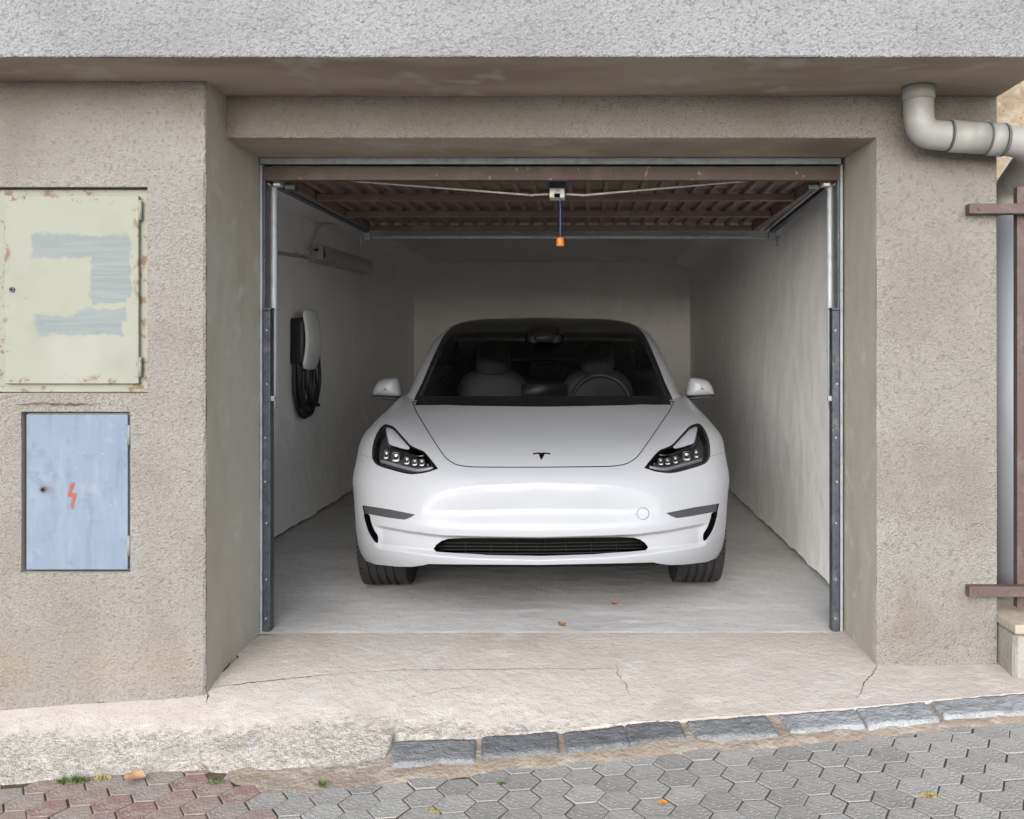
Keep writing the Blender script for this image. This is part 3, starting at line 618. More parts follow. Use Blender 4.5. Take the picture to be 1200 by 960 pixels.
# ------------------------------------------------------------------ cabinets on the left pillar
def pxr(x0, x1, y0, y1, d=3.3): a = U(x0, y1, d); b = U(x1, y0, d); return a.x, b.x, a.z, b.z
ca = empty('meter_cabinet', ((CA[0] + CA[1]) / 2, D_LEFT, CA[2]), 'pale green steel meter cabinet daubed with grey blue paint, set in the wall', 'cabinet')
x0, x1, z0, z1 = CA[0] + .003, CA[1] - .003, CA[2] + .003, CA[3] - .006
box('frame', x0, x1, D_LEFT + .026, D_LEFT + .048, z0, z1, m_cab, ca, .002)
dx0, dx1, dz0, dz1 = pxr(3, 161, 229, 450); dr = box('door', dx0, dx1, D_LEFT + .008, D_LEFT + .025, dz0, dz1, m_cab, ca, .003)
q = U(11, 339, D_LEFT - .009); tube('lock', [(q.x, D_LEFT + .0085, q.z), (q.x, D_LEFT + .002, q.z)], .0095, m_darksteel, dr, 14); tube('keyhole', [(q.x, D_LEFT + .0025, q.z), (q.x, D_LEFT + .0012, q.z)], .0045, m_void, dr, 10)
for yz in (246, 430):
    q = U(162.5, yz, D_LEFT); tube('hinge', [(q.x, D_LEFT + .012, q.z - .035), (q.x, D_LEFT + .012, q.z + .035)], .0065, m_cab, dr, 10)
cb = empty('electrical_cabinet', ((CB[0] + CB[1]) / 2, D_LEFT, CB[2]), 'chalky blue electrical cabinet with a red lightning bolt below the green cabinet', 'cabinet')
fx0, fx1, fz0, fz1 = CB[0] + .012, CB[1] - .003, CB[2] + .004, CB[3] - .004
bm = bmesh.new()
for b in ((fx0, fx0 + .012, fz0, fz1), (fx1 - .014, fx1, fz0, fz1), (fx0 + .0122, fx1 - .0142, fz0, fz0 + .008), (fx0 + .0122, fx1 - .0142, fz1 - .008, fz1)): bm_box(bm, b[0], b[1], D_LEFT + .022, D_LEFT + .068, b[2], b[3], .001, 1)
bm_obj('frame', bm, m_bluerim, cb)
bx0, bx1, bz0, bz1 = pxr(30, 149, 486, 668); dr = box('door', bx0, bx1, D_LEFT + .004, D_LEFT + .018, bz0, bz1, m_blue, cb, .002)
box('door_edge', bx0 - .003, bx1 + .003, D_LEFT + .0185, D_LEFT + .0215, bz0 - .003, bz1 + .003, m_bluerim, dr)
q = U(50, 574, D_LEFT); tube('lock', [(q.x, D_LEFT + .0035, q.z), (q.x, D_LEFT + .001, q.z)], .011, m_darksteel, dr, 12); tube('keyhole', [(q.x, D_LEFT + .0015, q.z), (q.x, D_LEFT + .0002, q.z)], .006, m_void, dr, 10)
for yz in (510, 640):
    q = U(150.5, yz, D_LEFT); tube('hinge', [(q.x, D_LEFT + .004, q.z - .035), (q.x, D_LEFT + .004, q.z + .035)], .0065, m_bluerim, dr, 10)
bolt = [(U(a / 3.69, 440 + b / 3.69, D_LEFT).x, U(a / 3.69, 440 + b / 3.69, D_LEFT).z) for a, b in ((303, 468), (322, 463), (306, 508), (330, 512), (312, 580), (303, 568), (310, 528), (290, 524))]
prism('lightning_bolt', list(reversed(bolt)), D_LEFT + .0026, D_LEFT + .0044, m_red, dr)
ln = ribbon('render_crack', [U(18, 475, D_LEFT - .004), U(45, 473, D_LEFT - .004), U(90, 474, D_LEFT - .004), U(118, 473, D_LEFT - .004)], .006, m_joint, bld, Vector((0, -1, 0)), jit=.003)
box('recess_lintel', CB[0], CB[1] - .008, D_LEFT - .005, D_LEFT + .03, CB[3] + .0005, CB[3] + .02, m_stucco, bld, .003)

# ------------------------------------------------------------------ downpipe, gate bars, plinth, neighbouring wall
pipe = empty('rain_pipe', (1.68, 3.72, 0), 'grey plastic rain pipe running from the overhang round the right pier', 'drainpipe')
R_P = .053
tube('inlet_collar', [(1.209, 3.372, Z_SOF - .0005), (1.209, 3.372, 2.055)], R_P + .004, m_pvc, pipe, 28)
elb = smooth_path([(1.209, 3.372, 2.060), (1.209, 3.372, 2.02), (1.214, 3.372, 1.972), (1.238, 3.375, 1.940), (1.285, 3.378, 1.932), (1.315, 3.379, 1.930)], 6)
tube('elbow', elb, R_P, m_pvc, pipe, 28)
tube('seal', [(1.3155, 3.379, 1.930), (1.322, 3.3795, 1.9297)], R_P + .0035, m_rubber, pipe, 28)
tube('socket', [(1.3225, 3.3795, 1.9297), (1.455, 3.387, 1.922)], [R_P + .005, R_P + .003], m_pvc, pipe, 28)
tube('seal', [(1.4555, 3.387, 1.922), (1.462, 3.3875, 1.9217)], R_P + .005, m_rubber, pipe, 28)
tube('collar', [(1.4625, 3.3875, 1.9217), (1.512, 3.390, 1.9185)], R_P + .006, m_pvc, pipe, 28)
tube('seal', [(1.5125, 3.390, 1.9185), (1.522, 3.391, 1.918)], R_P + .007, m_rubber, pipe, 28)
tube('elbow', smooth_path([(1.5225, 3.391, 1.918), (1.58, 3.40, 1.91), (1.64, 3.44, 1.895), (1.675, 3.52, 1.87), (1.685, 3.62, 1.835), (1.685, 3.69, 1.80), (1.685, 3.72, 1.755)], 6), R_P + .002, m_pvc, pipe, 28)
tube('collar', [(1.685, 3.72, 1.754), (1.685, 3.72, 1.69)], R_P + .006, m_pvc, pipe, 28)
tube('downpipe', [(1.685, 3.72, 1.689), (1.685, 3.72, .125)], R_P, m_pvcb, pipe, 28)
gate = empty('gate_frame', (1.62, 3.46, 0), 'brown steel gate frame with two flat bars bolted to the right pier', 'gate')
for ya, yb in ((238.5, 250.5), (687.5, 700)):
    zt, zb = U(0, ya, 3.45).z, U(0, yb, 3.45).z
    br = box('bar', U(1136, 0, 3.45).x, 2.6, 3.448, 3.4885, zb, zt, m_gatebar, gate, .0025); q = U(1148, (ya + yb) / 2, 3.45)
    tube('bolt', [(q.x, 3.449, q.z), (q.x, 3.443, q.z)], .0085, m_gatebar, br, 6)
box('post', U(1195, 0, 3.47).x, U(1195, 0, 3.47).x + .035, 3.4895, 3.5235, .20, U(0, 219, 3.5).z, m_gatebar, gate, .003)
box('post', 2.565, 2.6, 3.4895, 3.5235, .20, 1.8, m_gatebar, gate, .003)
pl = empty('plinth', (1.9, 3.5, 0), 'low rendered plinth with a stone slab beside the right pier', 'plinth')
bm = bmesh.new(); bm_box(bm, X_END + .004, 3.6, 3.36, 4.15, -.3, .145, .012, 2)
bmesh.ops.subdivide_edges(bm, edges=list(bm.edges), cuts=4, use_grid_fill=True)
for v in bm.verts:
    if abs(v.co.y - 3.36) < .02 or v.co.x < 1.6: v.co += Vector((random.uniform(0, .006), random.uniform(-.004, .004), 0))
bm_obj('block', bm, m_plinth, pl)
bm = bmesh.new(); bm_box(bm, X_END + .002, 3.6, 3.345, 4.15, .1455, .178, .005, 2)
bm_obj('slab', bm, m_slab, pl)
nb = empty('neighbour_wall', (3.2, 4.4, 0), 'ochre rubble stone wall behind the rain pipe', 'wall')
sheet('face', (0, 4.25, 0), (1, 0, 0), (0, 0, 1), steps(1.56, 6, .06), steps(-.3, 4.2, .06), (0, -1, 0), m_stonewall, nb, .012, 7)
box('core', 1.56, 6, 4.33, 4.6, -.3, 4.2, m_stonewall, nb)

# ------------------------------------------------------------------ lamp, conduit, charger
lamp = empty('strip_light', (XW_L + .05, 7.1, 1.82), 'long grey strip light fixed high on the left garage wall', 'wall light')
LA, LBk = Vector((XW_L + .055, 6.42, 1.825)), Vector((XW_L + .055, 7.95, 1.865)); lv = LBk - LA
rotx = math.atan2(lv.z, lv.y); mt = Matrix.Translation(LA) @ Matrix.Rotation(rotx, 4, 'X')
bm = bmesh.new(); bm_box(bm, -.052, -.012, 0, lv.length, -.062, .062, .012, 3, mt); bm_obj('base_tray', bm, m_lampw, lamp)
V = []; Fc = []; prof = [(-.012, -.058), (.02, -.056), (.042, -.04), (.052, -.012), (.052, .012), (.042, .04), (.02, .056), (-.012, .058)]
ysx = [(.06, .85), (.075, 1), (lv.length - .05, 1), (lv.length - .015, .9), (lv.length, .6)]
for yy, sc in ysx: V += [mt @ Vector((-.011 + (a + .011) * sc, yy, b * sc)) for a, b in prof]
for i in range(len(ysx) - 1):
    for k in range(7): a = i * 8 + k; Fc.append((a, a + 1, a + 9, a + 8))
Fc += [tuple(range(8)), tuple(range(8 * (len(ysx) - 1), 8 * len(ysx)))[::-1]]
o = mesh_obj('diffuser', V, Fc, M('diffuser_plastic', (.44, .425, .395), .3, var=((6, (.38, .365, .335), .45, .7),)), lamp, True)
bm = bmesh.new(); bm_box(bm, -.0115, .035, -.004, .052, -.05, .05, .012, 3, mt); bm_obj('end_cap', bm, m_lampw, lamp)
bm = bmesh.new(); bm_box(bm, .0355, .043, .08, .12, -.03, .035, .004, 2, mt); bm_obj('clip', bm, M('clip_pale', (.66, .65, .62), .4), lamp)
q = LA + Vector((-.01, -.03, .015))
tube('gland', [LA + Vector((.0, -.005, .02)), LA + Vector((.0, -.04, .02))], .014, m_black, lamp, 10)
con = empty('cable_conduit', (XW_L, 5.5, 1.75), 'thin grey conduit along the left garage wall feeding the strip light', 'conduit')
tube('conduit', [(XW_L + .010, 4.4, 1.69), (XW_L + .010, 5.4, 1.735), (XW_L + .011, 6.35, 1.785)], .012, m_conduit, con, 10)
tube('flexible_cable', smooth_path([LA + Vector((0, -.045, .02)), LA + Vector((-.012, -.06, .07)), (XW_L + .04, 6.40, 1.93), (XW_L + .04, 6.52, 2.01), (XW_L + .05, 6.75, 2.07), (XW_L + .06, 6.95, 2.085)], 6), .0085, m_conduit, con, 8)
box('junction_box', XW_L + .001, XW_L + .03, 6.325, 6.395, 1.775, 1.835, m_conduit, con, .004)
for yy in (4.9, 5.7, 6.1): box('saddle_clip', XW_L + .001, XW_L + .025, yy - .012, yy + .012, 1.69 + (yy - 4.4) * .047 - .004, 1.69 + (yy - 4.4) * .047 + .022, m_conduit, con, .003)
chg = empty('wall_charger', (XW_L, 6.15, 1.02), 'white and black electric car charger with coiled cable on the left garage wall', 'car charger')
cy0, cy1, cz0, cz1 = 5.985, 6.30, 1.03, 1.42
# body: rounded dark box, tapered; faceplate: curved white shell
def rrect(hw, hh, r, n=6):
    out = []
    for cx_, cz_, a0 in ((hw - r, hh - r, 0), (-hw + r, hh - r, 90), (-hw + r, -hh + r, 180), (hw - r, -hh + r, 270)):
        for k in range(n + 1): a = math.radians(a0 + 90 * k / n); out.append((cx_ + r * math.cos(a), cz_ + r * math.sin(a)))
    return out
def loft_x(name, secs, mat, parent):
    """sections: (x, list of (y,z)) stacked along x"""
    n = len(secs[0][1]); V = [(x, y, z) for x, s in secs for y, z in s]; Fc = []
    for i in range(len(secs) - 1):
        for k in range(n): Fc.append((i * n + k, i * n + (k + 1) % n, (i + 1) * n + (k + 1) % n, (i + 1) * n + k))
    Fc += [tuple(range(n))[::-1], tuple(range((len(secs) - 1) * n, len(secs) * n))]
    o = mesh_obj(name, V, Fc, mat, parent, True)
    for p in o.data.polygons:
        if len(p.vertices) > 4: p.use_smooth = False
    return o
cyc, czc = (cy0 + cy1) / 2, (cz0 + cz1) / 2
sec = lambda hw, hh, r, dy=0, dz=0: [(cyc + dy + a, czc + dz + b) for a, b in rrect(hw, hh, r)]
loft_x('body', [(XW_L - .01, sec(.135, .15, .03, 0, -.012)), (XW_L + .06, sec(.138, .155, .035, 0, -.012)), (XW_L + .098, sec(.135, .152, .04, 0, -.012))], m_black, chg)
V = []; Fc = []; NU, NV = 14, 24; hw, hh = .165, .195
for layer in (0, 1):
    for j in range(NV + 1):
        v = -1 + 2 * j / NV
        for i in range(NU + 1):
            u = -1 + 2 * i / NU
            ww = hw * (1 - .10 * abs(v) ** 3) * (1 - .16 * max(0, abs(v) - .86) / .14); yy = cyc + u * ww
            zz_ = czc + v * hh * (1 - .05 * abs(u) ** 4)
            xx_ = XW_L + .135 - .030 * v * v * (1 if v < 0 else 1.0) - .016 * abs(u) ** 3 - layer * .012
            V.append((xx_, yy, zz_))
nn = (NU + 1) * (NV + 1)
for j in range(NV):
    for i in range(NU):
        a = j * (NU + 1) + i; q4 = (a, a + 1, a + NU + 2, a + NU + 1); Fc.append(q4); Fc.append(tuple(nn + t for t in reversed(q4)))
bd = [i for i in range(NU + 1)] + [j * (NU + 1) + NU for j in range(1, NV + 1)] + [NV * (NU + 1) + i for i in range(NU - 1, -1, -1)] + [j * (NU + 1) for j in range(NV - 1, 0, -1)]
for i in range(len(bd)): a, b = bd[i], bd[(i + 1) % len(bd)]; Fc.append((a, nn + a, nn + b, b))
fp = mesh_obj('faceplate', V, Fc, m_chgw, chg, True)
ex_, ey_, ez_ = XW_L + .1275, cyc, czc + .11     # small emblem on the faceplate
mesh_obj('emblem', [(ex_ + .0045, ey_ + a, ez_ + b) for a, b in ((-.014, .012), (.014, .012), (.012, .006), (.004, .006), (0, -.014), (-.004, .006), (-.012, .006))], [(0, 1, 2, 3, 4, 5, 6)], m_boxgrey, fp)
coil = []; N = 260
for k in range(N + 1):
    t = k / N; an = math.radians(95) + t * 4.1 * 2 * math.pi; wob = math.sin(k * .21) * .012
    ry = .165 + .03 * math.sin(t * 9 + 1) + wob; rz = .235 + .03 * math.cos(t * 7.3)
    coil.append((XW_L + .016 + .040 * (.5 + .5 * math.sin(t * 14.3)) + .014 * t, cyc + .065 + ry * math.cos(an) + .025 * math.sin(t * 5), czc - .245 + rz * math.sin(an) * (1 if math.sin(an) < 0 else .92)))
tube('cable', coil, .0125, m_cable, chg, 10)
tube('cable', smooth_path([(XW_L + .06, cyc - .03, cz0 + .02), (XW_L + .07, cyc - .02, .94), (XW_L + .075, cyc + .03, .85), (XW_L + .09, cyc + .11, .80), (XW_L + .10, cyc + .16, .79)], 8), .0125, m_cable, chg, 10)
tube('plug', smooth_path([(XW_L + .07, cyc + .15, 1.20), (XW_L + .08, cyc + .20, 1.12), (XW_L + .085, cyc + .235, 1.0), (XW_L + .085, cyc + .22, .9), (XW_L + .085, cyc + .15, .80)], 8), [.012 + .012 * max(0, 1 - abs(i - 4) / 9) for i in range(33)], m_cable, chg, 12)
# ------------------------------------------------------------------ the car
CX0, CY0, YAW = (634 - VX) * 3.95 / F, 3.95, math.radians(1.8)
CS, SN = math.cos(YAW), math.sin(YAW)
car = empty('car', (CX0 - SN * 2.3, CY0 + CS * 2.3, 0), 'white electric saloon car parked nose outward in the garage', 'car')
def L2W(P):
    P = np.asarray(P, float); return np.stack([CX0 + P[..., 0] * CS - P[..., 1] * SN, CY0 + P[..., 0] * SN + P[..., 1] * CS, P[..., 2]], -1)
def LP(px, py, y, s=-1):
    """photo pixel on the car's left half -> (|x|, y, z) in car coordinates, at y behind the nose"""
    d = CY0 + y
    for _ in range(8):
        X = (px - VX) * d / F; x = ((X - CX0) + y * SN) / CS; d = CY0 + x * SN + y * CS
    return (abs(x), y, H - (py - VY) * d / F)
def project_left(P):
    W = L2W(np.stack([-np.abs(P[:, 0]), P[:, 1], P[:, 2]], 1)); return np.stack([VX + W[:, 0] * F / W[:, 1], VY + (H - W[:, 2]) * F / W[:, 1]], 1)
class RBF:
    def __init__(s, pts, c, sc):
        s.c = np.array(c, float); s.sc = np.array(sc, float); P = np.array([p for p in pts] + [(-p[0], p[1], p[2]) for p in pts if abs(p[0]) > 1e-6], float)
        Q = (P - s.c) / s.sc; r = np.linalg.norm(Q, axis=1); D = Q / r[:, None]; n = len(D)
        K = np.linalg.norm(D[:, None] - D[None], axis=2) ** 3 + np.eye(n) * 2e-4
        A = np.zeros((n + 4, n + 4)); A[:n, :n] = K; A[:n, n] = 1; A[:n, n + 1:] = D; A[n, :n] = 1; A[n + 1:, :n] = D.T
        s.w = np.linalg.solve(A, np.concatenate([r, np.zeros(4)])); s.D = D
    def __call__(s, D):
        out = np.empty(len(D))
        for i in range(0, len(D), 20000):
            d = D[i:i + 20000]; K = np.linalg.norm(d[:, None] - s.D[None], axis=2) ** 3
            out[i:i + 20000] = K @ s.w[:-4] + s.w[-4] + d @ s.w[-3:]
        return s.c + D * out[:, None] * s.sc
def star_grid(rbf, az, el):
    A, E = np.meshgrid(az, el); D = np.stack([np.sin(A) * np.cos(E), -np.cos(A) * np.cos(E), np.sin(E)], -1).reshape(-1, 3)
    P = rbf(D); ny, nx = A.shape; i = np.arange(ny - 1)[:, None] * nx + np.arange(nx - 1)[None, :]
    q = np.stack([i, i + 1, i + nx + 1, i + nx], -1).reshape(-1, 4)
    T = np.concatenate([q[:, [0, 1, 2]], q[:, [0, 2, 3]]]); return P, T
def vnormals(P, T):
    n = np.cross(P[T[:, 1]] - P[T[:, 0]], P[T[:, 2]] - P[T[:, 0]]); N = np.zeros_like(P)
    for k in range(3): np.add.at(N, T[:, k], n)
    return N / np.maximum(np.linalg.norm(N, axis=1), 1e-12)[:, None]
class Surf:
    """triangle soup with normals that can be cut along phi = 0"""
    def __init__(s, P, N, T, Q): s.P, s.N, s.T, s.Q = P, N, T, Q
    def cut(s, phi):
        """-> (inside phi<0, outside)"""
        t = phi[s.T]; neg = t < 0; cnt = neg.sum(1); ins = [s.T[cnt == 3]]; out = [s.T[cnt == 0]]
        mix = s.T[(cnt == 1) | (cnt == 2)]; newP, newN, newQ = [], [], []; base = len(s.P); memo = {}
        def ev(a, b):
            k = (a, b) if a < b else (b, a)
            if k not in memo:
                f = phi[a] / (phi[a] - phi[b]); memo[k] = base + len(newP)
                newP.append(s.P[a] + (s.P[b] - s.P[a]) * f); newN.append(s.N[a] + (s.N[b] - s.N[a]) * f); newQ.append(s.Q[a] + (s.Q[b] - s.Q[a]) * f)
            return memo[k]
        mi, mo = [], []
        for tri in mix:
            tri = [int(v) for v in tri]; sg = [phi[v] < 0 for v in tri]; one = sg.count(True) == 1
            k = sg.index(True) if one else sg.index(False); a, b, c = tri[k], tri[(k + 1) % 3], tri[(k + 2) % 3]
            ab, ac = ev(a, b), ev(a, c); single = [(a, ab, ac)]; double = [(ab, b, c), (ab, c, ac)]
            if one: mi += single; mo += double
            else: mo += single; mi += double
        if newP:
            P = np.concatenate([s.P, np.array(newP)]); N = np.concatenate([s.N, np.array(newN)]); Q = np.concatenate([s.Q, np.array(newQ)])
        else: P, N, Q = s.P, s.N, s.Q
        ins = np.concatenate(ins + ([np.array(mi)] if mi else [])); out = np.concatenate(out + ([np.array(mo)] if mo else []))
        return Surf(P, N, ins, Q).pack(), Surf(P, N, out, Q).pack()
    def pack(s):
        if len(s.T) == 0: return s
        u, inv = np.unique(s.T, return_inverse=True); return Surf(s.P[u], s.N[u], inv.reshape(-1, 3), s.Q[u])
    def obj(s, name, mat, parent, off=0.0, dy=0.0):
        n = s.N / np.linalg.norm(s.N, axis=1)[:, None]; P = s.P + n * off; P = P + np.array([0, dy, 0])
        W = L2W(P); me = bpy.data.meshes.new(name); me.from_pydata(W.tolist(), [], s.T.tolist()); me.update()
        me.polygons.foreach_set('use_smooth', [True] * len(me.polygons))
        R = np.array([[CS, -SN, 0], [SN, CS, 0], [0, 0, 1]]); me.normals_split_custom_set_from_vertices((n @ R.T).tolist())
        return link(name, me, mat, parent)
    def half(s, side):
        c = s.P[s.T].mean(1)[:, 0]; return Surf(s.P, s.N, s.T[c * side > 0], s.Q).pack()
def sdf(Q, poly):
    poly = np.array(poly, float); A = poly; B = np.roll(poly, -1, 0); d = np.full(len(Q), 1e9); ins = np.zeros(len(Q), bool)
    for a, b in zip(A, B):
        e = b - a; w_ = Q - a; t = np.clip((w_ @ e) / max(e @ e, 1e-9), 0, 1); d = np.minimum(d, np.linalg.norm(w_ - t[:, None] * e, axis=1))
        c = ((a[1] <= Q[:, 1]) & (Q[:, 1] < b[1])) | ((b[1] <= Q[:, 1]) & (Q[:, 1] < a[1]))
        if abs(e[1]) > 1e-9: ins ^= c & (Q[:, 0] < a[0] + (Q[:, 1] - a[1]) * e[0] / e[1])
    return np.where(ins, -d, d)
def curve(pts, n=6, closed=True): return [tuple(p) for p in smooth_path(pts, n, closed)]
# ---- lower body, radial spline through measured points
body_pts = []
for y, z in ((.02, .255), (-.004, .33), (0, .45), (.012, .55), (.05, .62), (.115, .654), (.22, .697), (.4, .742), (.7, .797), (1.0, .846), (1.2, .875), (1.5, .91), (2.5, .95), (3.5, .97), (4.1, .985), (4.45, .96), (4.6, .82), (4.63, .55), (4.58, .3), (.12, .17), (.4, .12), (4.4, .16)): body_pts.append((0, y, z))
for y, z in ((.03, .255), (.016, .33), (.02, .45), (.032, .55), (.072, .615), (.13, .648), (.4, .738), (.7, .794), (1.0, .843), (1.2, .873), (.14, .17)): body_pts.append((.3, y, z))
for y, z in ((.075, .33), (.085, .45), (.11, .54), (.15, .60), (.20, .645), (.4, .732), (.7, .79), (1.0, .84), (1.25, .873)): body_pts.append((.55, y, z))
for y, z in ((.16, .33), (.18, .45), (.21, .54), (.265, .62), (.36, .69), (.5, .75), (.7, .795), (1.0, .838), (1.3, .875)): body_pts.append((.7, y, z))
body_pts += [LP(436, 525, .45), LP(454, 499, .62), LP(451, 490.5, .80), LP(460, 483, .95), LP(473, 469.5, 1.3), LP(440, 498, .78), LP(426, 509, .76), LP(417, 536, .66), LP(414, 580, .60), LP(414, 605, .53), LP(416.5, 630, .44), LP(424, 650, .37), LP(442, 659, .26), LP(482, 662, .12),
             (.85, .36, .45), (.88, .44, .56), (.80, .27, .42), (.925, .78, .60), (.925, .78, .45), (.91, .78, .25), (.92, 1.1, .62), (.905, 1.1, .75), (.865, 1.1, .81), (.92, 1.1, .42), (.9, 1.1, .2),
             (.915, 1.5, .62), (.905, 1.5, .76), (.87, 1.5, .84), (.825, 1.5, .885), (.92, 1.5, .42), (.9, 1.5, .2), (.92, 2.5, .6), (.912, 2.5, .77), (.87, 2.5, .87), (.82, 2.5, .915), (.92, 2.5, .4), (.89, 2.5, .2),
             (.925, 3.5, .6), (.915, 3.5, .77), (.87, 3.5, .89), (.79, 3.5, .945), (.92, 3.5, .4), (.89, 3.5, .22), (.88, 4.2, .6), (.86, 4.2, .78), (.77, 4.2, .94), (.86, 4.2, .4), (.72, 4.48, .6), (.7, 4.46, .8), (.6, 4.44, .94), (.7, 4.46, .4), (.4, 4.56, .85), (.4, 4.6, .55), (.4, 4.53, .95), (.4, 4.2, .975),
             (.75, .36, .15), (.5, .22, .15)]
rb = RBF(body_pts, (0, 2.3, .45), (.93, 2.3, .45))
el = np.radians(np.concatenate([np.arange(-40, -28, 1.0), np.arange(-28, 32, .28), np.arange(32, 88, .5)]))
azf = np.radians(np.concatenate([np.arange(-100, -62, 1.0), np.arange(-62, 62, .3), np.arange(62, 100.1, 1.0)]))
P, T = star_grid(rb, azf, el)
Q = project_left(P); s_ = 634 - Q[:, 0]; py = Q[:, 1]; fr = (P[:, 1] < .75).astype(float)
# relief of the nose: scooped band under the crease, and the cut-in above the lower lip
c1 = np.interp(s_, [-20, 0, 74, 105, 135, 170], [566, 566, 569, 573.5, 581, 592]); c1e = np.interp(s_, [0, 90, 150], [616, 616, 606])
t = np.clip((py - c1) / (c1e - c1), 0, 1); g = t * (1 - np.clip((t - .6) / .4, 0, 1) ** 2 * (3 - 2 * np.clip((t - .6) / .4, 0, 1))) * 1.35
P[:, 1] += fr * .034 * np.interp(s_, [0, 70, 112, 140], [1, 1, .55, 0]) * g
ridge = np.exp(-((py - c1) / 3.0) ** 2); P[:, 1] -= fr * .0022 * ridge * np.interp(s_, [0, 80, 135], [1, 1, 0])
c2 = np.interp(s_, [0, 74, 114, 150, 186, 196], [629, 628, 627, 622.5, 616, 613]); c3 = np.interp(s_, [0, 80, 130, 190, 205], [654.5, 652.5, 648.5, 641, 634])
def sst(a, b, x): q_ = np.clip((x - a) / (b - a), 0, 1); return q_ * q_ * (3 - 2 * q_)
rec = sst(0, 5.5, py - c2) * (1 - sst(-2.5, 3.0, py - c3)) * np.interp(s_, [0, 120, 186, 196], [.040, .036, .022, 0])
P[:, 1] += fr * rec
P[:, 1] -= fr * .008 * np.exp(-((py - (c2 - 8)) / 8.0) ** 2) * np.interp(s_, [0, 150, 195], [1, .9, 0])
N = vnormals(P, T); N *= np.sign((N * (P - np.array([0, 2.3, .45]))).sum(1))[:, None]
T = T[:, [0, 2, 1]] if (np.cross(P[T[0, 1]] - P[T[0, 0]], P[T[0, 2]] - P[T[0, 0]]) @ N[T[0, 0]]) < 0 else T
S = Surf(P, N, T, np.concatenate([Q, P], 1))
# bottom edge and wheel arch
q = S.Q; s_ = 634 - q[:, 0]; bot = np.interp(s_, [0, 100, 132, 138, 152, 170, 194, 206, 214, 218], [662, 661.5, 661, 662.5, 664.5, 664, 661.5, 657, 649, 640])
phi = np.where(q[:, 3] < .62, q[:, 1] - bot, (.20 - q[:, 4]) * 250); phi = np.where(q[:, 3] > .62, (.20 - q[:, 4]) * 250, phi)
S, _ = S.cut(phi)
q = S.Q; wd_ = np.hypot(q[:, 3] - .74, q[:, 4] - .335); phi = np.where((np.abs(q[:, 2]) > .62) & (q[:, 3] > .33), .372 - wd_, -1.0)
S, _ = S.cut(phi)
q = S.Q; cab = np.maximum(np.abs(q[:, 2]) - .70, 1.16 - q[:, 3] + .10 * np.abs(q[:, 2]) * 0); S, _ = S.cut(-cab)
def Qpx(S_): return S_.Q[:, :2]
def front(S_, v, far=9.0, ymax=1.6): return np.where(S_.Q[:, 3] < ymax, v, far)
# hood
HOOD = [(483.2, 471)] + [(488, 483), (494, 493), (500, 503), (512, 522), (522, 536), (530, 542), (537, 545), (548, 546.8), (562, 547.4), (600, 547.6), (640, 547.6), (700, 547.6), (700, 469.3), (640, 469.3), (560, 469.6), (500, 470.2)]
HOOD = [HOOD[0]] + curve(HOOD[1:12], 6, False) + HOOD[12:]
ph = front(S, sdf(Qpx(S), HOOD)); hood, rest = S.cut(ph)
gapA = hood.cut(front(hood, sdf(Qpx(hood), HOOD)) + 2.2)[1]; hood = hood.cut(front(hood, sdf(Qpx(hood), HOOD)) + .55)[0]
ph = front(rest, sdf(Qpx(rest), HOOD)); gapB, _ = rest.cut(ph - 2.2); rest = rest.cut(ph - .55)[1]
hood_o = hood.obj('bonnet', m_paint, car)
gapA.obj('panel_gap', m_void, car, -.010); gapB.obj('panel_gap', m_void, car, -.010)
# headlight outline
HL = [(425 + a / 12, 485 + b / 12) for a, b in ((300, 150), (345, 147), (440, 185), (520, 270), (600, 360), (680, 445), (770, 490), (860, 530), (960, 640), (1062, 772), (900, 825), (720, 850), (600, 840), (420, 795), (220, 730), (145, 655), (130, 560), (145, 420), (190, 290), (240, 205))]
HL = curve(HL[:10], 5, False) + curve(HL[9:], 5, False)[1:]
hl, rest = rest.cut(front(rest, sdf(Qpx(rest), HL), 9, .70))
# lower lamp blade and air slot
BLADE = [(424.6, 592.2), (455, 596.8), (486.8, 603), (481, 606.5), (474, 609), (455, 606.6), (432, 602.6), (426.5, 602.2)]
SLOT = curve([(426.4, 602.6), (432.8, 603.6), (434.5, 610), (438, 620), (442.4, 629), (442, 637), (437, 632), (431, 621)], 5)
blade, rest = rest.cut(front(rest, sdf(Qpx(rest), BLADE), 9, .50)); slot, rest = rest.cut(front(rest, sdf(Qpx(rest), SLOT), 9, .50))
GR = [(506.8, 645.5), (510, 640.5), (516, 636), (524, 633.4), (540, 632.6), (600, 632.4), (700, 632.4), (700, 654), (634, 653.6), (570, 652.2), (530, 649.8), (510, 648.2)]
gr, rest = rest.cut(front(rest, sdf(Qpx(rest), GR), 9, .50))
# wing / bumper joint
JL = sdf(Qpx(rest), [(300, 515), (421, 532), (436, 536.5), (452, 542), (452, 700), (300, 700)]); JL = np.where(Qpx(rest)[:, 0] < 440, front(rest, JL), 9)
bump_side, rest2 = rest.cut(JL)
bump_side = bump_side.cut(np.where(bump_side.Q[:, 0] < 440, sdf(Qpx(bump_side), [(300, 515), (421, 532), (436, 536.5), (452, 542), (452, 700), (300, 700)]), -9) + .3)[0]
# door line behind the wing
wing, back_half = rest2.cut(rest2.Q[:, 3] - 1.42); _, back_half = back_half.cut(back_half.Q[:, 3] - 1.426)
bump_o = Surf(np.concatenate([wing.P, bump_side.P]), np.concatenate([wing.N, bump_side.N]), np.concatenate([wing.T, bump_side.T + len(wing.P)]), np.concatenate([wing.Q, bump_side.Q]))
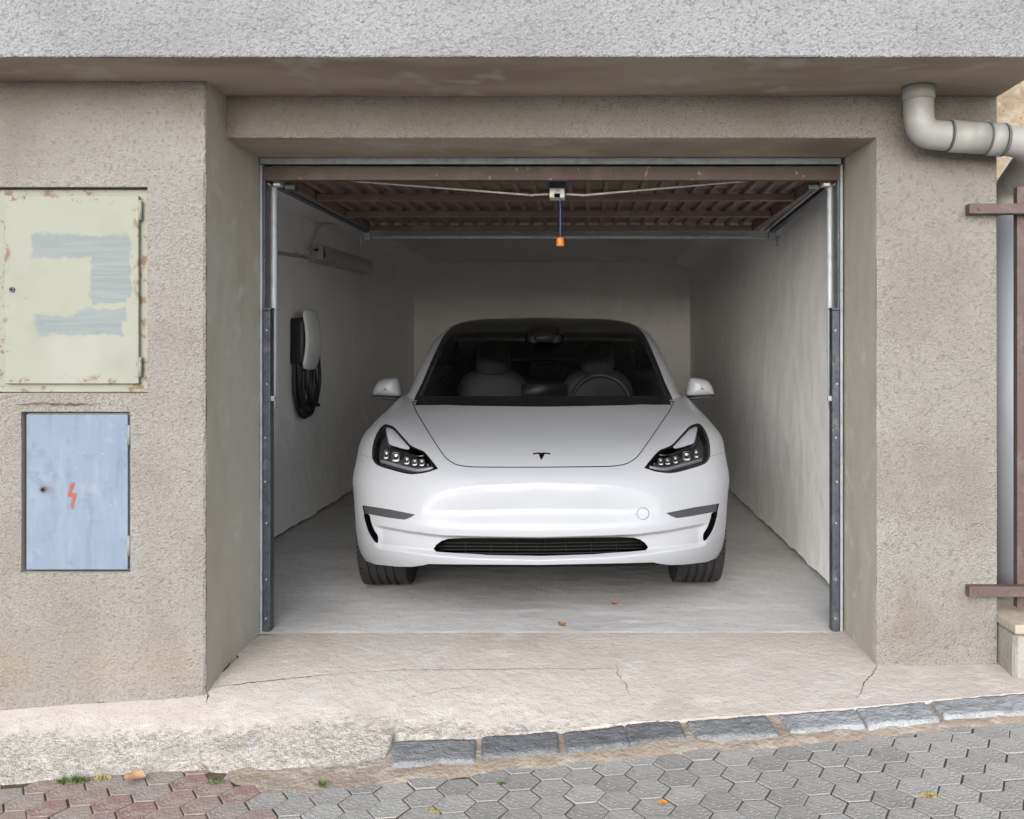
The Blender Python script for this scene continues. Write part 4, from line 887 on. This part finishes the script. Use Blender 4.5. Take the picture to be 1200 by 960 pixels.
# round tow-eye cover on the bumper
tow = None
def full_px(S_): W = L2W(S_.P); return np.stack([VX + W[:, 0] * F / W[:, 1], VY + (H - W[:, 2]) * F / W[:, 1]], 1)
d = np.hypot(*(full_px(bump_o) - np.array([753.5, 602])).T); phi = np.where(bump_o.P[:, 1] < .5, d - 7.2, 9)
tow, bump_o = bump_o.cut(phi); d = np.hypot(*(full_px(tow) - np.array([753.5, 602])).T); tow = tow.cut(d - 6.6)[0]
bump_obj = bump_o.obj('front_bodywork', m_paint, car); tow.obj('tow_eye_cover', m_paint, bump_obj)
tow.obj('tow_eye_gap', m_trim, bump_obj, -.004)
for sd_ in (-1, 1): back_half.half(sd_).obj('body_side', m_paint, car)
# rear half
azr = np.radians(np.arange(100, 260.1, 1.5)); P2, T2 = star_grid(rb, azr, np.radians(np.arange(-40, 88, 1.5))); N2 = vnormals(P2, T2); N2 *= np.sign((N2 * (P2 - np.array([0, 2.3, .45]))).sum(1))[:, None]
S2 = Surf(P2, N2, T2, np.concatenate([project_left(P2), P2], 1)); S2, _ = S2.cut(.2 - S2.Q[:, 4])
q = S2.Q; wd_ = np.hypot(q[:, 3] - 3.60, q[:, 4] - .335); S2, _ = S2.cut(np.where(np.abs(q[:, 2]) > .62, .372 - wd_, -1.0))
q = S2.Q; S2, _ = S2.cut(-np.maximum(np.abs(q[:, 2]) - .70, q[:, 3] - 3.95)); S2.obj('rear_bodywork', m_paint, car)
# surface lookup in photo pixels (left half)
KQ, KP, KN = project_left(P), P, N; ksel = (P[:, 1] < 1.3) & (P[:, 0] < 0); KQ, KP, KN = KQ[ksel], KP[ksel], KN[ksel]
def on_body(px, py, off=0.0, side=-1):
    i = np.argsort(((KQ - np.array([px, py])) ** 2).sum(1))[:6]; wgt = 1 / (((KQ[i] - np.array([px, py])) ** 2).sum(1) + .05); wgt /= wgt.sum()
    y = (KP[i, 1] * wgt).sum(); n = (KN[i] * wgt[:, None]).sum(0); n /= np.linalg.norm(n); x_, y_, z_ = LP(px, py, y); p = np.array([-x_, y_, z_]) + n * off
    if side > 0: p = p * np.array([-1, 1, 1]); n = n * np.array([-1, 1, 1])
    return p, n
def body_tube(name, pxs, r, mat, parent, off, side, seg=8, n=5):
    pts = [L2W(on_body(a, b, off, side)[0]) for a, b in smooth_path(pxs, n)]; return tube(name, pts, r, mat, parent, seg)
hz = lambda a, b: (425 + a / 12, 485 + b / 12)
WEDGE = curve([hz(*p) for p in ((330, 185), (430, 215), (510, 300), (600, 395), (655, 455), (640, 490), (560, 478), (460, 450), (375, 415), (350, 330))], 4)
for side in (-1, 1):
    h = hl.half(side); sub = empty('headlight', L2W(on_body(470, 535, 0, side)[0]), None); sub.parent = car; sub.matrix_parent_inverse = world_of(car).inverted()
    dist = sdf(Qpx(h), HL); core, rim = h.cut(dist + 2.2)
    rim.obj('bezel', m_gloss, sub, -.002); core.obj('lens', m_lens, sub, -.001)
    wed, _ = core.cut(sdf(Qpx(core), WEDGE)); wed.obj('reflector', m_lampwedge, sub, -.004)
    core.obj('housing', m_lampdark, sub, -.045)
    for pts, r, mt_ in (([(200, 622), (330, 660), (500, 705), (640, 742), (740, 762), (850, 752), (980, 722)], .0085, m_lampbar), ([(375, 440), (470, 475), (590, 515), (700, 545), (780, 555), (850, 548)], .0045, m_chrome), ([(345, 200), (340, 300), (360, 400), (380, 440)], .0035, m_lampbar)):
        body_tube('light_guide', [hz(*p) for p in pts], r, mt_, sub, -.016, side)
    for (a, b, rw, rh) in ((305, 520, 40, 62), (445, 548, 68, 70), (600, 598, 42, 54), (712, 622, 42, 46), (815, 622, 42, 50), (905, 650, 10, 12)):
        c, n = on_body(*hz(a, b), -.024, side); mm = 4.2 / F / 12
        fw = np.array([0, -1.0, .05]); pr = []
        for k, (sc, dp) in enumerate(((1.0, .012), (1.0, .0), (.86, -.002), (.80, .008), (.45, .004), (.05, .002))):
            pr.append([L2W(c + np.array([math.cos(an) * abs(math.cos(an)) ** -.35 * rw * mm * sc if abs(math.cos(an)) > 1e-6 else 0, dp - .006, (math.sin(an) * abs(math.sin(an)) ** -.35 if abs(math.sin(an)) > 1e-6 else 0) * rh * mm * sc])) for an in np.linspace(0, 2 * math.pi, 20, False)])
        V = [p for r_ in pr for p in r_]; Fc = [(i * 20 + k, i * 20 + (k + 1) % 20, (i + 1) * 20 + (k + 1) % 20, (i + 1) * 20 + k) for i in range(len(pr) - 1) for k in range(20)]
        o = mesh_obj('projector', V, Fc, m_chrome, sub, True)
    b = blade.half(side); b.obj('fog_lamp', m_lampdark, car, -.006)
    c, n = on_body(432.5, 597.5, -.005, side); cw = L2W(c); tube('fog_lamp_eye', [cw, cw + Vector((0, -.004, 0)).xyz[:] if False else (cw[0], cw[1] - .004, cw[2])], .006, m_chrome, car, 10)
    slot.half(side).obj('air_slot', m_void, car, -.035)
    # return walls of blade and slot
gr.obj('intake_back', m_void, car, 0, .075)
for k, yy in enumerate((637.5, 641.5, 645.5, 649.5)):
    for_pts = [(x_, yy + .9 * math.cos((x_ - 634) / 125 * 1.2) - .5) for x_ in np.linspace(514 if k else 520, 634, 14)]
    if k == 3: for_pts = [p for p in for_pts if p[0] > 528]
    L = [on_body(a, b, 0)[0] + np.array([0, .022, 0]) for a, b in for_pts]; full = L + [p * np.array([-1, 1, 1]) for p in L[::-1]]
    tube('intake_slat', [L2W(p) for p in full], .0038, m_slat, car, 6)
for s in (-1, 1):
    for px_ in (545, 575, 605, 630):
        a = on_body(px_, 635.5, 0, s)[0] + np.array([0, .028, 0]); b = on_body(px_, 651, 0, s)[0] + np.array([0, .028, 0]); tube('intake_strut', [L2W(a), L2W(b)], .0024, m_slat, car, 6)
# emblem on the bonnet tip
def emb(px_, py_): p, n = on_body(min(px_, 634), py_, .004); return p
EMB = [(-9.6, -3.2), (-5, -4.0), (0, -4.3)]; half_t = [(-9.6, -3.0), (-9.2, -2.0), (-6, -2.7), (-3.4, -2.9), (-2.4, -2.4), (-1.8, 0), (0, 4.4)]; half_top = [(-9.6, -3.0), (-5, -3.9), (-1.6, -4.0), (0, -3.2)]
outl = [(634 + a, 535.2 + b) for a, b in half_t]; top_ = [(634 + a, 535.2 + b) for a, b in half_top]
Lp = [emb(*p) for p in outl]; Tp = [emb(*p) for p in top_[1:]]; mir = np.array([-1, 1, 1])
loop = Lp + [p * mir for p in Lp[-2::-1]] + [p * mir for p in Tp[:-1]] + [Tp[-1]] + [Tp[-2 - k] for k in range(len(Tp) - 1)]
bm = bmesh.new(); vs_ = [bm.verts.new(L2W(p)) for p in loop]; f_ = bm.faces.new(vs_); r = bmesh.ops.extrude_face_region(bm, geom=[f_])
for g_ in r['geom']:
    if isinstance(g_, bmesh.types.BMVert): g_.co += Vector((0, .004, -.009))
bm_obj('emblem', bm, m_emblem, car)
# ---- glasshouse
gp = []
for y, z in ((1.12, .888), (1.29, .990), (1.46, 1.092), (1.63, 1.188), (1.8, 1.275), (2.05, 1.348), (2.45, 1.381), (2.9, 1.36), (3.3, 1.275), (3.7, 1.14), (4.05, 1.0), (4.25, .93), (1.0, .815)): gp.append((0, y, z))
for y, z in ((1.155, .887), (1.49, 1.085), (1.83, 1.265), (2.1, 1.338), (2.45, 1.3735), (2.9, 1.349), (3.35, 1.24), (3.8, 1.08)): gp.append((.35, y, z))
gp += [LP(485, 469, 1.32), LP(494, 450, 1.43), LP(502, 431, 1.55), LP(510, 413, 1.68), LP(520, 393.5, 1.87), LP(528, 384.5, 2.02), LP(538, 378.6, 2.2), LP(474, 468, 1.45), LP(486, 444, 1.62), LP(496, 422, 1.77), LP(508, 401, 1.94), LP(520, 388, 2.08), LP(560, 374.6, 2.42),
       (.80, 2.0, .93), (.76, 2.0, 1.05), (.80, 2.5, .92), (.745, 2.5, 1.1), (.665, 2.5, 1.25), (.55, 2.5, 1.335), (.8, 3.0, .93), (.74, 3.0, 1.1), (.65, 3.0, 1.23), (.53, 3.0, 1.31), (.78, 3.6, .95), (.70, 3.6, 1.06), (.56, 3.6, 1.13), (.6, 4.0, .97), (.82, 2.5, .84), (.80, 1.6, .88), (.82, 3.4, .86)]
rg = RBF(gp, (0, 2.5, .80), (.75, 1.4, .55))
azg = np.radians(np.concatenate([np.arange(-180, -80, 2.0), np.arange(-80, 80, .5), np.arange(80, 180.1, 2.0)])); elg = np.radians(np.concatenate([np.arange(-6, 50, .4), np.arange(50, 90.1, 1.0)]))
P, T = star_grid(rg, azg, elg); N = vnormals(P, T); N *= np.sign((N * (P - np.array([0, 2.5, .8]))).sum(1))[:, None]
G = Surf(P, N, T, np.concatenate([project_left(P), P], 1))
bl = [LP(485, 469, 1.32), LP(494, 450, 1.43), LP(502, 431, 1.55), LP(510, 413, 1.68), LP(520, 393.5, 1.87), LP(528, 384.5, 2.02), LP(538, 378.6, 2.2)]
yb = [-1, 1.2] + [p[1] for p in bl] + [2.6, 3.2, 3.9, 5]; xb = [.74, .738] + [p[0] for p in bl] + [.55, .52, .47, .45]
blk, white = G.cut(np.abs(G.P[:, 0]) - np.interp(G.P[:, 1], yb, xb))
SW = [(1.62, .935), (1.9, 1.10), (2.15, 1.205), (2.5, 1.265), (3.0, 1.24), (3.4, 1.14), (3.72, 1.01), (3.6, .955), (2.6, .935)]
swin, white = white.cut(np.where(np.abs(white.P[:, 0]) > .55, sdf(np.stack([white.P[:, 1], white.P[:, 2]], 1), SW), 1))
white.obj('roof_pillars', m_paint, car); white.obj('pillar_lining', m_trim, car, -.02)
for sd_ in (-1, 1): swin.half(sd_).obj('side_window', m_glass2, car)
WS = curve([(490.5, 464.4), (495, 453), (501, 439.5), (512, 417), (520, 401.5), (524, 395.2), (530, 391.8), (545, 390.2), (570, 389.3)], 4, False) + [(640, 389), (760, 389), (760, 464.2), (600, 464.2)]
ws, blk = blk.cut(np.where(blk.P[:, 1] < 2.2, sdf(blk.Q[:, :2], WS), 9))
RW = np.maximum(np.abs(blk.P[:, 0]) - (np.interp(blk.P[:, 1], yb, xb) - .05), np.maximum(3.02 - blk.P[:, 1], blk.P[:, 1] - 3.85)); rw, blk = blk.cut(RW)
ws.obj('windscreen', m_glass, car); rw.obj('rear_window', m_glass2, car); blk.obj('roof_glass', m_frit, car); blk.obj('headlining', m_trim, car, -.018)
# ---- cabin
def loft_y(name, secs, mat, parent, smooth=True):
    n = len(secs[0][1]); V = [L2W((x, y, z)) for y, s in secs for x, z in s]; Fc = []
    for i in range(len(secs) - 1):
        for k in range(n): Fc.append((i * n + k, i * n + (k + 1) % n, (i + 1) * n + (k + 1) % n, (i + 1) * n + k))
    Fc += [tuple(range(n))[::-1], tuple(range((len(secs) - 1) * n, len(secs) * n))]
    return mesh_obj(name, V, Fc, mat, parent, smooth)
def rr(cx_, cz_, hw, hh, r, n=5): return [(cx_ + a, cz_ + b) for a, b in rrect(hw, hh, min(r, hw * .98, hh * .98), n)]
loft_y('dashboard', [(1.20, rr(0, .80, .68, .055, .02)), (1.35, rr(0, .80, .70, .067, .03)), (1.62, rr(0, .785, .70, .075, .05)), (1.74, rr(0, .76, .69, .06, .05))], m_liner, car)
loft_y('touch_screen', [(1.70, rr(0.0, .885, .14, .07, .01)), (1.715, rr(0.0, .885, .14, .07, .01))], m_black, car)
loft_y('floor_pan', [(.95, rr(0, .25, .62, .06, .03)), (4.2, rr(0, .25, .62, .06, .03))], m_liner, car)
for sx in (-1, 1):
    xc = sx * .345 + (-.0)
    seat = empty('front_seat', L2W((xc, 2.3, .3)), None); seat.parent = car; seat.matrix_parent_inverse = world_of(car).inverted()
    loft_y('backrest', [(2.20, rr(xc, .70, .18, .28, .12)), (2.23, rr(xc, .705, .235, .31, .15)), (2.30, rr(xc, .71, .235, .32, .15)), (2.36, rr(xc, .71, .19, .29, .14))], m_seat, seat)
    loft_y('head_restraint', [(2.20, rr(xc, 1.095, .075, .085, .05)), (2.225, rr(xc, 1.095, .108, .115, .07)), (2.28, rr(xc, 1.095, .112, .118, .07)), (2.32, rr(xc, 1.095, .09, .10, .06))], m_seat, seat)
    loft_y('cushion', [(1.78, rr(xc, .46, .22, .06, .05)), (1.85, rr(xc, .47, .24, .09, .06)), (2.25, rr(xc, .45, .24, .09, .06))], m_seat, seat)
loft_y('rear_bench', [(3.05, rr(0, .68, .58, .28, .1)), (3.10, rr(0, .68, .62, .30, .12)), (3.25, rr(0, .68, .62, .29, .12))], m_seat, car)
for xc in (-.36, 0, .36): loft_y('rear_head_restraint', [(3.10, rr(xc, 1.0, .09, .05, .04)), (3.13, rr(xc, 1.0, .12, .065, .04)), (3.22, rr(xc, 1.0, .11, .06, .04))], m_seat, car)
loft_y('parcel_shelf', [(3.25, rr(0, .90, .66, .02, .01)), (4.0, rr(0, .93, .55, .02, .01))], m_liner, car)
wc = np.array([.345, 1.80, .835]); ring = []
for k in range(40):
    an = 2 * math.pi * k / 40; ring.append(L2W(wc + np.array([.178 * math.cos(an), .065 * math.sin(an), .165 * math.sin(an)])))
stw = tube('steering_wheel', ring, .0145, m_dark, car, 10, True)
loft_y('hub', [(1.775, rr(.345, .83, .05, .04, .03)), (1.80, rr(.345, .83, .06, .05, .03))], m_dark, stw)
for sx in (-1, 1): tube('spoke', [L2W((.345 + sx * .05, 1.79, .83)), L2W((.345 + sx * .17, 1.80, .835))], .014, m_dark, stw, 8)
rm = loft_y('rear_view_mirror', [(1.66, rr(0, 1.218, .075, .026, .02)), (1.675, rr(0, 1.218, .105, .034, .025)), (1.70, rr(0, 1.218, .10, .032, .02))], m_slat, car)
loft_y('mirror_mount', [(1.62, rr(0, 1.225, .05, .02, .015)), (1.72, rr(0, 1.262, .085, .035, .02)), (1.84, rr(0, 1.275, .075, .02, .015))], m_slat, car)
for sx in (-1, 1): loft_y('sun_visor', [(1.83, rr(sx * .34, 1.222, .22, .008, .006)), (1.90, rr(sx * .34, 1.243, .22, .010, .006)), (1.97, rr(sx * .34, 1.268, .21, .008, .006))], m_trim, car)
# ---- door mirrors
for side in (-1, 1):
    def mp(px_, py_, y): a = LP(px_, py_, y); return np.array([side * a[0], a[1], a[2]])
    out = curve([(437.2, 462.5), (438, 457), (441, 450.5), (446, 446), (455, 443.6), (464, 443.2), (467.2, 447), (469.4, 455), (470, 463.5), (462, 465), (450, 464.6), (441, 463.8)], 4)
    base_ = np.array([mp(a, b, 1.66) for a, b in out]); c = base_.mean(0); secs = []
    for dyy, sc in [(-.075 * math.cos(a_), math.sin(a_) ** .62) for a_ in np.linspace(.004, 1.5708, 16)] + [(.03, 1.0), (.055, .975), (.07, .93)]:
        p = c + (base_ - c) * np.array([sc, 1, sc]); p[:, 1] += dyy; secs.append(p)
    n = len(out); V = [L2W(p) for s in secs for p in s]; Fc = [(i * n + k, i * n + (k + 1) % n, (i + 1) * n + (k + 1) % n, (i + 1) * n + k) for i in range(len(secs) - 1) for k in range(n)] + [tuple(range(n)), tuple(range((len(secs) - 1) * n, len(secs) * n))]
    ms = empty('door_mirror', L2W(c), None); ms.parent = car; ms.matrix_parent_inverse = world_of(car).inverted()
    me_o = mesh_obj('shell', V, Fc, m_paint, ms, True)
    st = [mp(437, 464.2, 1.66), mp(452, 465.8, 1.66), mp(474, 467.8, 1.68), mp(481, 469, 1.72)]
    bm = bmesh.new()
    for k, (p, hy, hz_) in enumerate(zip(st, (.03, .055, .045, .05), (.004, .008, .012, .016))):
        pass
    bm.free()
    V = []; Fc = []
    for p, hy, hz_ in zip(st, (.03, .055, .045, .05), (.004, .009, .012, .018)):
        for a, b in ((-1, -.6), (-.6, -1), (.6, -1), (1, -.6), (1, .6), (.6, 1), (-.6, 1), (-1, .6)): V.append(L2W(p + np.array([0, a * hy, b * hz_])))
    for i in range(3): Fc += [(i * 8 + k, i * 8 + (k + 1) % 8, (i + 1) * 8 + (k + 1) % 8, (i + 1) * 8 + k) for k in range(8)]
    Fc += [tuple(range(8)), tuple(range(24, 32))]; mesh_obj('arm', V, Fc, m_black, ms, True)
# ---- wheels
def make_wheel(xc, yc, side):
    wt = empty('wheel', L2W((xc, yc, .335)), None); wt.parent = car; wt.matrix_parent_inverse = world_of(car).inverted()
    prof = [(-.108, .235), (-.111, .27), (-.109, .305), (-.102, .322), (-.09, .331)]
    for g0 in (-.057, -.02, .02, .057): prof += [(g0 - .0065, .3352), (g0 - .005, .3275), (g0 + .005, .3275), (g0 + .0065, .3352)]
    prof += [(.09, .331), (.102, .322), (.109, .305), (.111, .27), (.108, .235)]
    n = 72; V = []; Fc = []; m_ = len(prof)
    for k in range(n):
        an = 2 * math.pi * k / n
        for a, r_ in prof: V.append(L2W((xc + a, yc + r_ * math.cos(an), .335 + .0045 + r_ * math.sin(an))))
    for k in range(n):
        for i in range(m_ - 1): a = k * m_ + i; b = ((k + 1) % n) * m_ + i; Fc.append((a, a + 1, b + 1, b))
    mesh_obj('tyre', V, Fc, m_tyre, wt, False)
    # shoulder tread blocks
    bm = bmesh.new()
    for k in range(80):
        an = 2 * math.pi * k / 80
        for a in (-.094, .094):
            mt_ = Matrix.Translation((xc + a, yc + .326 * math.cos(an), .3395 + .326 * math.sin(an))) @ Matrix.Rotation(an, 4, 'X')
            bm_box(bm, -.014, .014, -.0065, .0065, -.009, .009, 0, 1, mt_)
    for v in bm.verts: v.co = L2W(v.co[:])
    tag(bm_obj('tread_blocks', bm, m_tyre, wt), kind='stuff')
    prof = [(side * .09, .02), (side * .10, .06), (side * .085, .15), (side * .097, .225), (side * .107, .236), (-side * .095, .232), (-side * .10, .19)]
    V = []; Fc = []; m_ = len(prof)
    for k in range(40):
        an = 2 * math.pi * k / 40
        for a, r_ in prof: V.append(L2W((xc + a, yc + r_ * math.cos(an), .3395 + r_ * math.sin(an))))
    for k in range(40):
        for i in range(m_ - 1): a = k * m_ + i; b = ((k + 1) % 40) * m_ + i; Fc.append((a, a + 1, b + 1, b))
    mesh_obj('rim', V, Fc, m_rim, wt, True)
for yc in (.735, 3.60):
    for side in (-1, 1): make_wheel(side * .752, yc, side)
# wheel housings and undertray
loft_y('undertray', [(.10, rr(0, .235, .50, .012, .01)), (.3, rr(0, .205, .58, .012, .01)), (1.1, rr(0, .19, .60, .012, .01)), (4.3, rr(0, .19, .60, .012, .01))], m_void, car, False)
for side in (-1, 1):
    V = []; Fc = []
    for k in range(19):
        an = math.radians(-10 + 200 * k / 18)
        for x_ in (.60, .80): V.append(L2W((side * x_, .74 + .366 * math.cos(an), .335 + .366 * math.sin(an))))
        if k: Fc.append((2 * k - 2, 2 * k - 1, 2 * k + 1, 2 * k))
    b = len(V); V += [L2W((side * .60, .74 + .37 * math.cos(math.radians(-10 + 200 * k / 18)), .335 + .37 * math.sin(math.radians(-10 + 200 * k / 18)))) for k in range(19)]; Fc.append(tuple(range(b, b + 19)))
    mesh_obj('wheel_arch_liner', V, Fc, m_void, car)
# ------------------------------------------------------------------ leaves, weeds, grit
def leaf(name, pos, size, rot, mat, label, group=None, curl=.35, lobes=0):
    bm = bmesh.new(); n = 10; rows = []
    for i in range(n + 1):
        t = i / n; wd = math.sin(math.pi * t ** .8) * .42 * (1 + (.35 * math.cos(t * 3.14 * lobes) if lobes else 0)); row = []
        for j in (-1, -.5, 0, .5, 1):
            x = (t - .5); y = wd * j; z = curl * (abs(j) ** 1.5) * .35 * wd * 2 + curl * .5 * (t - .5) ** 2 + .03 * math.sin(7 * t + 2 * j)
            row.append(bm.verts.new((x * size, y * size, z * size + .002)))
        rows.append(row)
    for i in range(n):
        for j in range(4): bm.faces.new((rows[i][j], rows[i][j + 1], rows[i + 1][j + 1], rows[i + 1][j]))
    mt_ = Matrix.Translation(pos) @ rot; bmesh.ops.transform(bm, matrix=mt_, verts=bm.verts)
    e_ = bm_obj(name, bm, mat, None, True); return tag(e_, label, 'leaf', group)
RZ = lambda a, t=0: Matrix.Rotation(a, 4, 'Z') @ Matrix.Rotation(t, 4, 'X')
def fl(px_, py_): d = (H - .006) * F / (py_ - VY); return U(px_, py_, d)
leaf('dry_leaf', fl(657, 733.5), .040, RZ(2.4, .5), m_leaf, 'curled brown dry leaf on the garage floor in front of the car', None, 1.2)
leaf('dry_leaf', fl(720, 707.5), .028, RZ(.3, .4), m_leaf, 'small dark leaf on the garage floor below the bumper', None, .9)
leaf('dry_leaf', hit_apron(302, 741.5), .022, RZ(.9, .6), m_leaf2, 'orange leaf scrap at the foot of the left door post', None, .9)
leaf('dry_leaf', on_street(158, 912, .012), .065, RZ(.2, .2), m_leaf2, 'pale tan dry leaf on the red pavers', None, .5, 5)
leaf('dry_leaf', on_street(777, 941, .004), .024, RZ(.0, .2), m_orange, 'thin bright orange leaf on the grey pavers', None, .3).scale = (1, 1, 1)
def weed(name, pos, n, hgt, spread, mat, label, flat=.5, cat='weed'):
    V = []; Fc = []
    for i in range(n):
        b = Vector((random.gauss(0, spread), random.gauss(0, spread * .35), 0)); an = random.uniform(0, 6.28); ln = hgt * random.uniform(.5, 1.2)
        dr_ = Vector((math.cos(an), math.sin(an), 0)); up = Vector((0, 0, 1)); sd_ = Vector((-dr_.y, dr_.x, 0)) * .0016 * random.uniform(.8, 2.0)
        for k in range(4):
            t = k / 3; p = b + dr_ * ln * t * flat + up * ln * (t - .45 * t * t); w_ = 1 - t * .85
            V += [pos + p - sd_ * w_, pos + p + sd_ * w_]
            if k: q_ = len(V) - 4; Fc.append((q_, q_ + 1, q_ + 3, q_ + 2))
    o = mesh_obj(name, V, Fc, mat, None); return tag(o, label, cat)
weed('grass_tuft', on_street(85, 916, .0), 230, .022, .026, m_grass, 'low green moss tuft between apron and red pavers')
weed('grass_tuft', on_street(118, 913, .0), 60, .018, .012, m_straw, 'small brownish weed beside the green tuft')
weed('grass_tuft', on_street(377, 921, .008), 40, .028, .006, m_grass, 'sprouting green weed in the mortar left of the kerb')
weed('grass_tuft', on_street(247, 902, .0), 50, .03, .014, m_straw, 'straw yellow weed at the apron edge above the red pavers', .9)
weed('grass_tuft', on_street(255, 918, .0), 50, .014, .02, m_grass, 'thin green weed growing between red pavers')
weed('grass_tuft', on_street(1090, 933, .0), 120, .012, .012, m_straw, 'dry straw grass in a joint of the grey pavers')
weed('grass_tuft', on_street(588, 919, .0), 40, .014, .006, m_grass, 'tiny green weed between grey pavers below the kerb')
weed('grass_tuft', on_street(508, 951, .0), 50, .012, .012, m_straw, 'brown green moss between grey pavers below the first kerb stone')
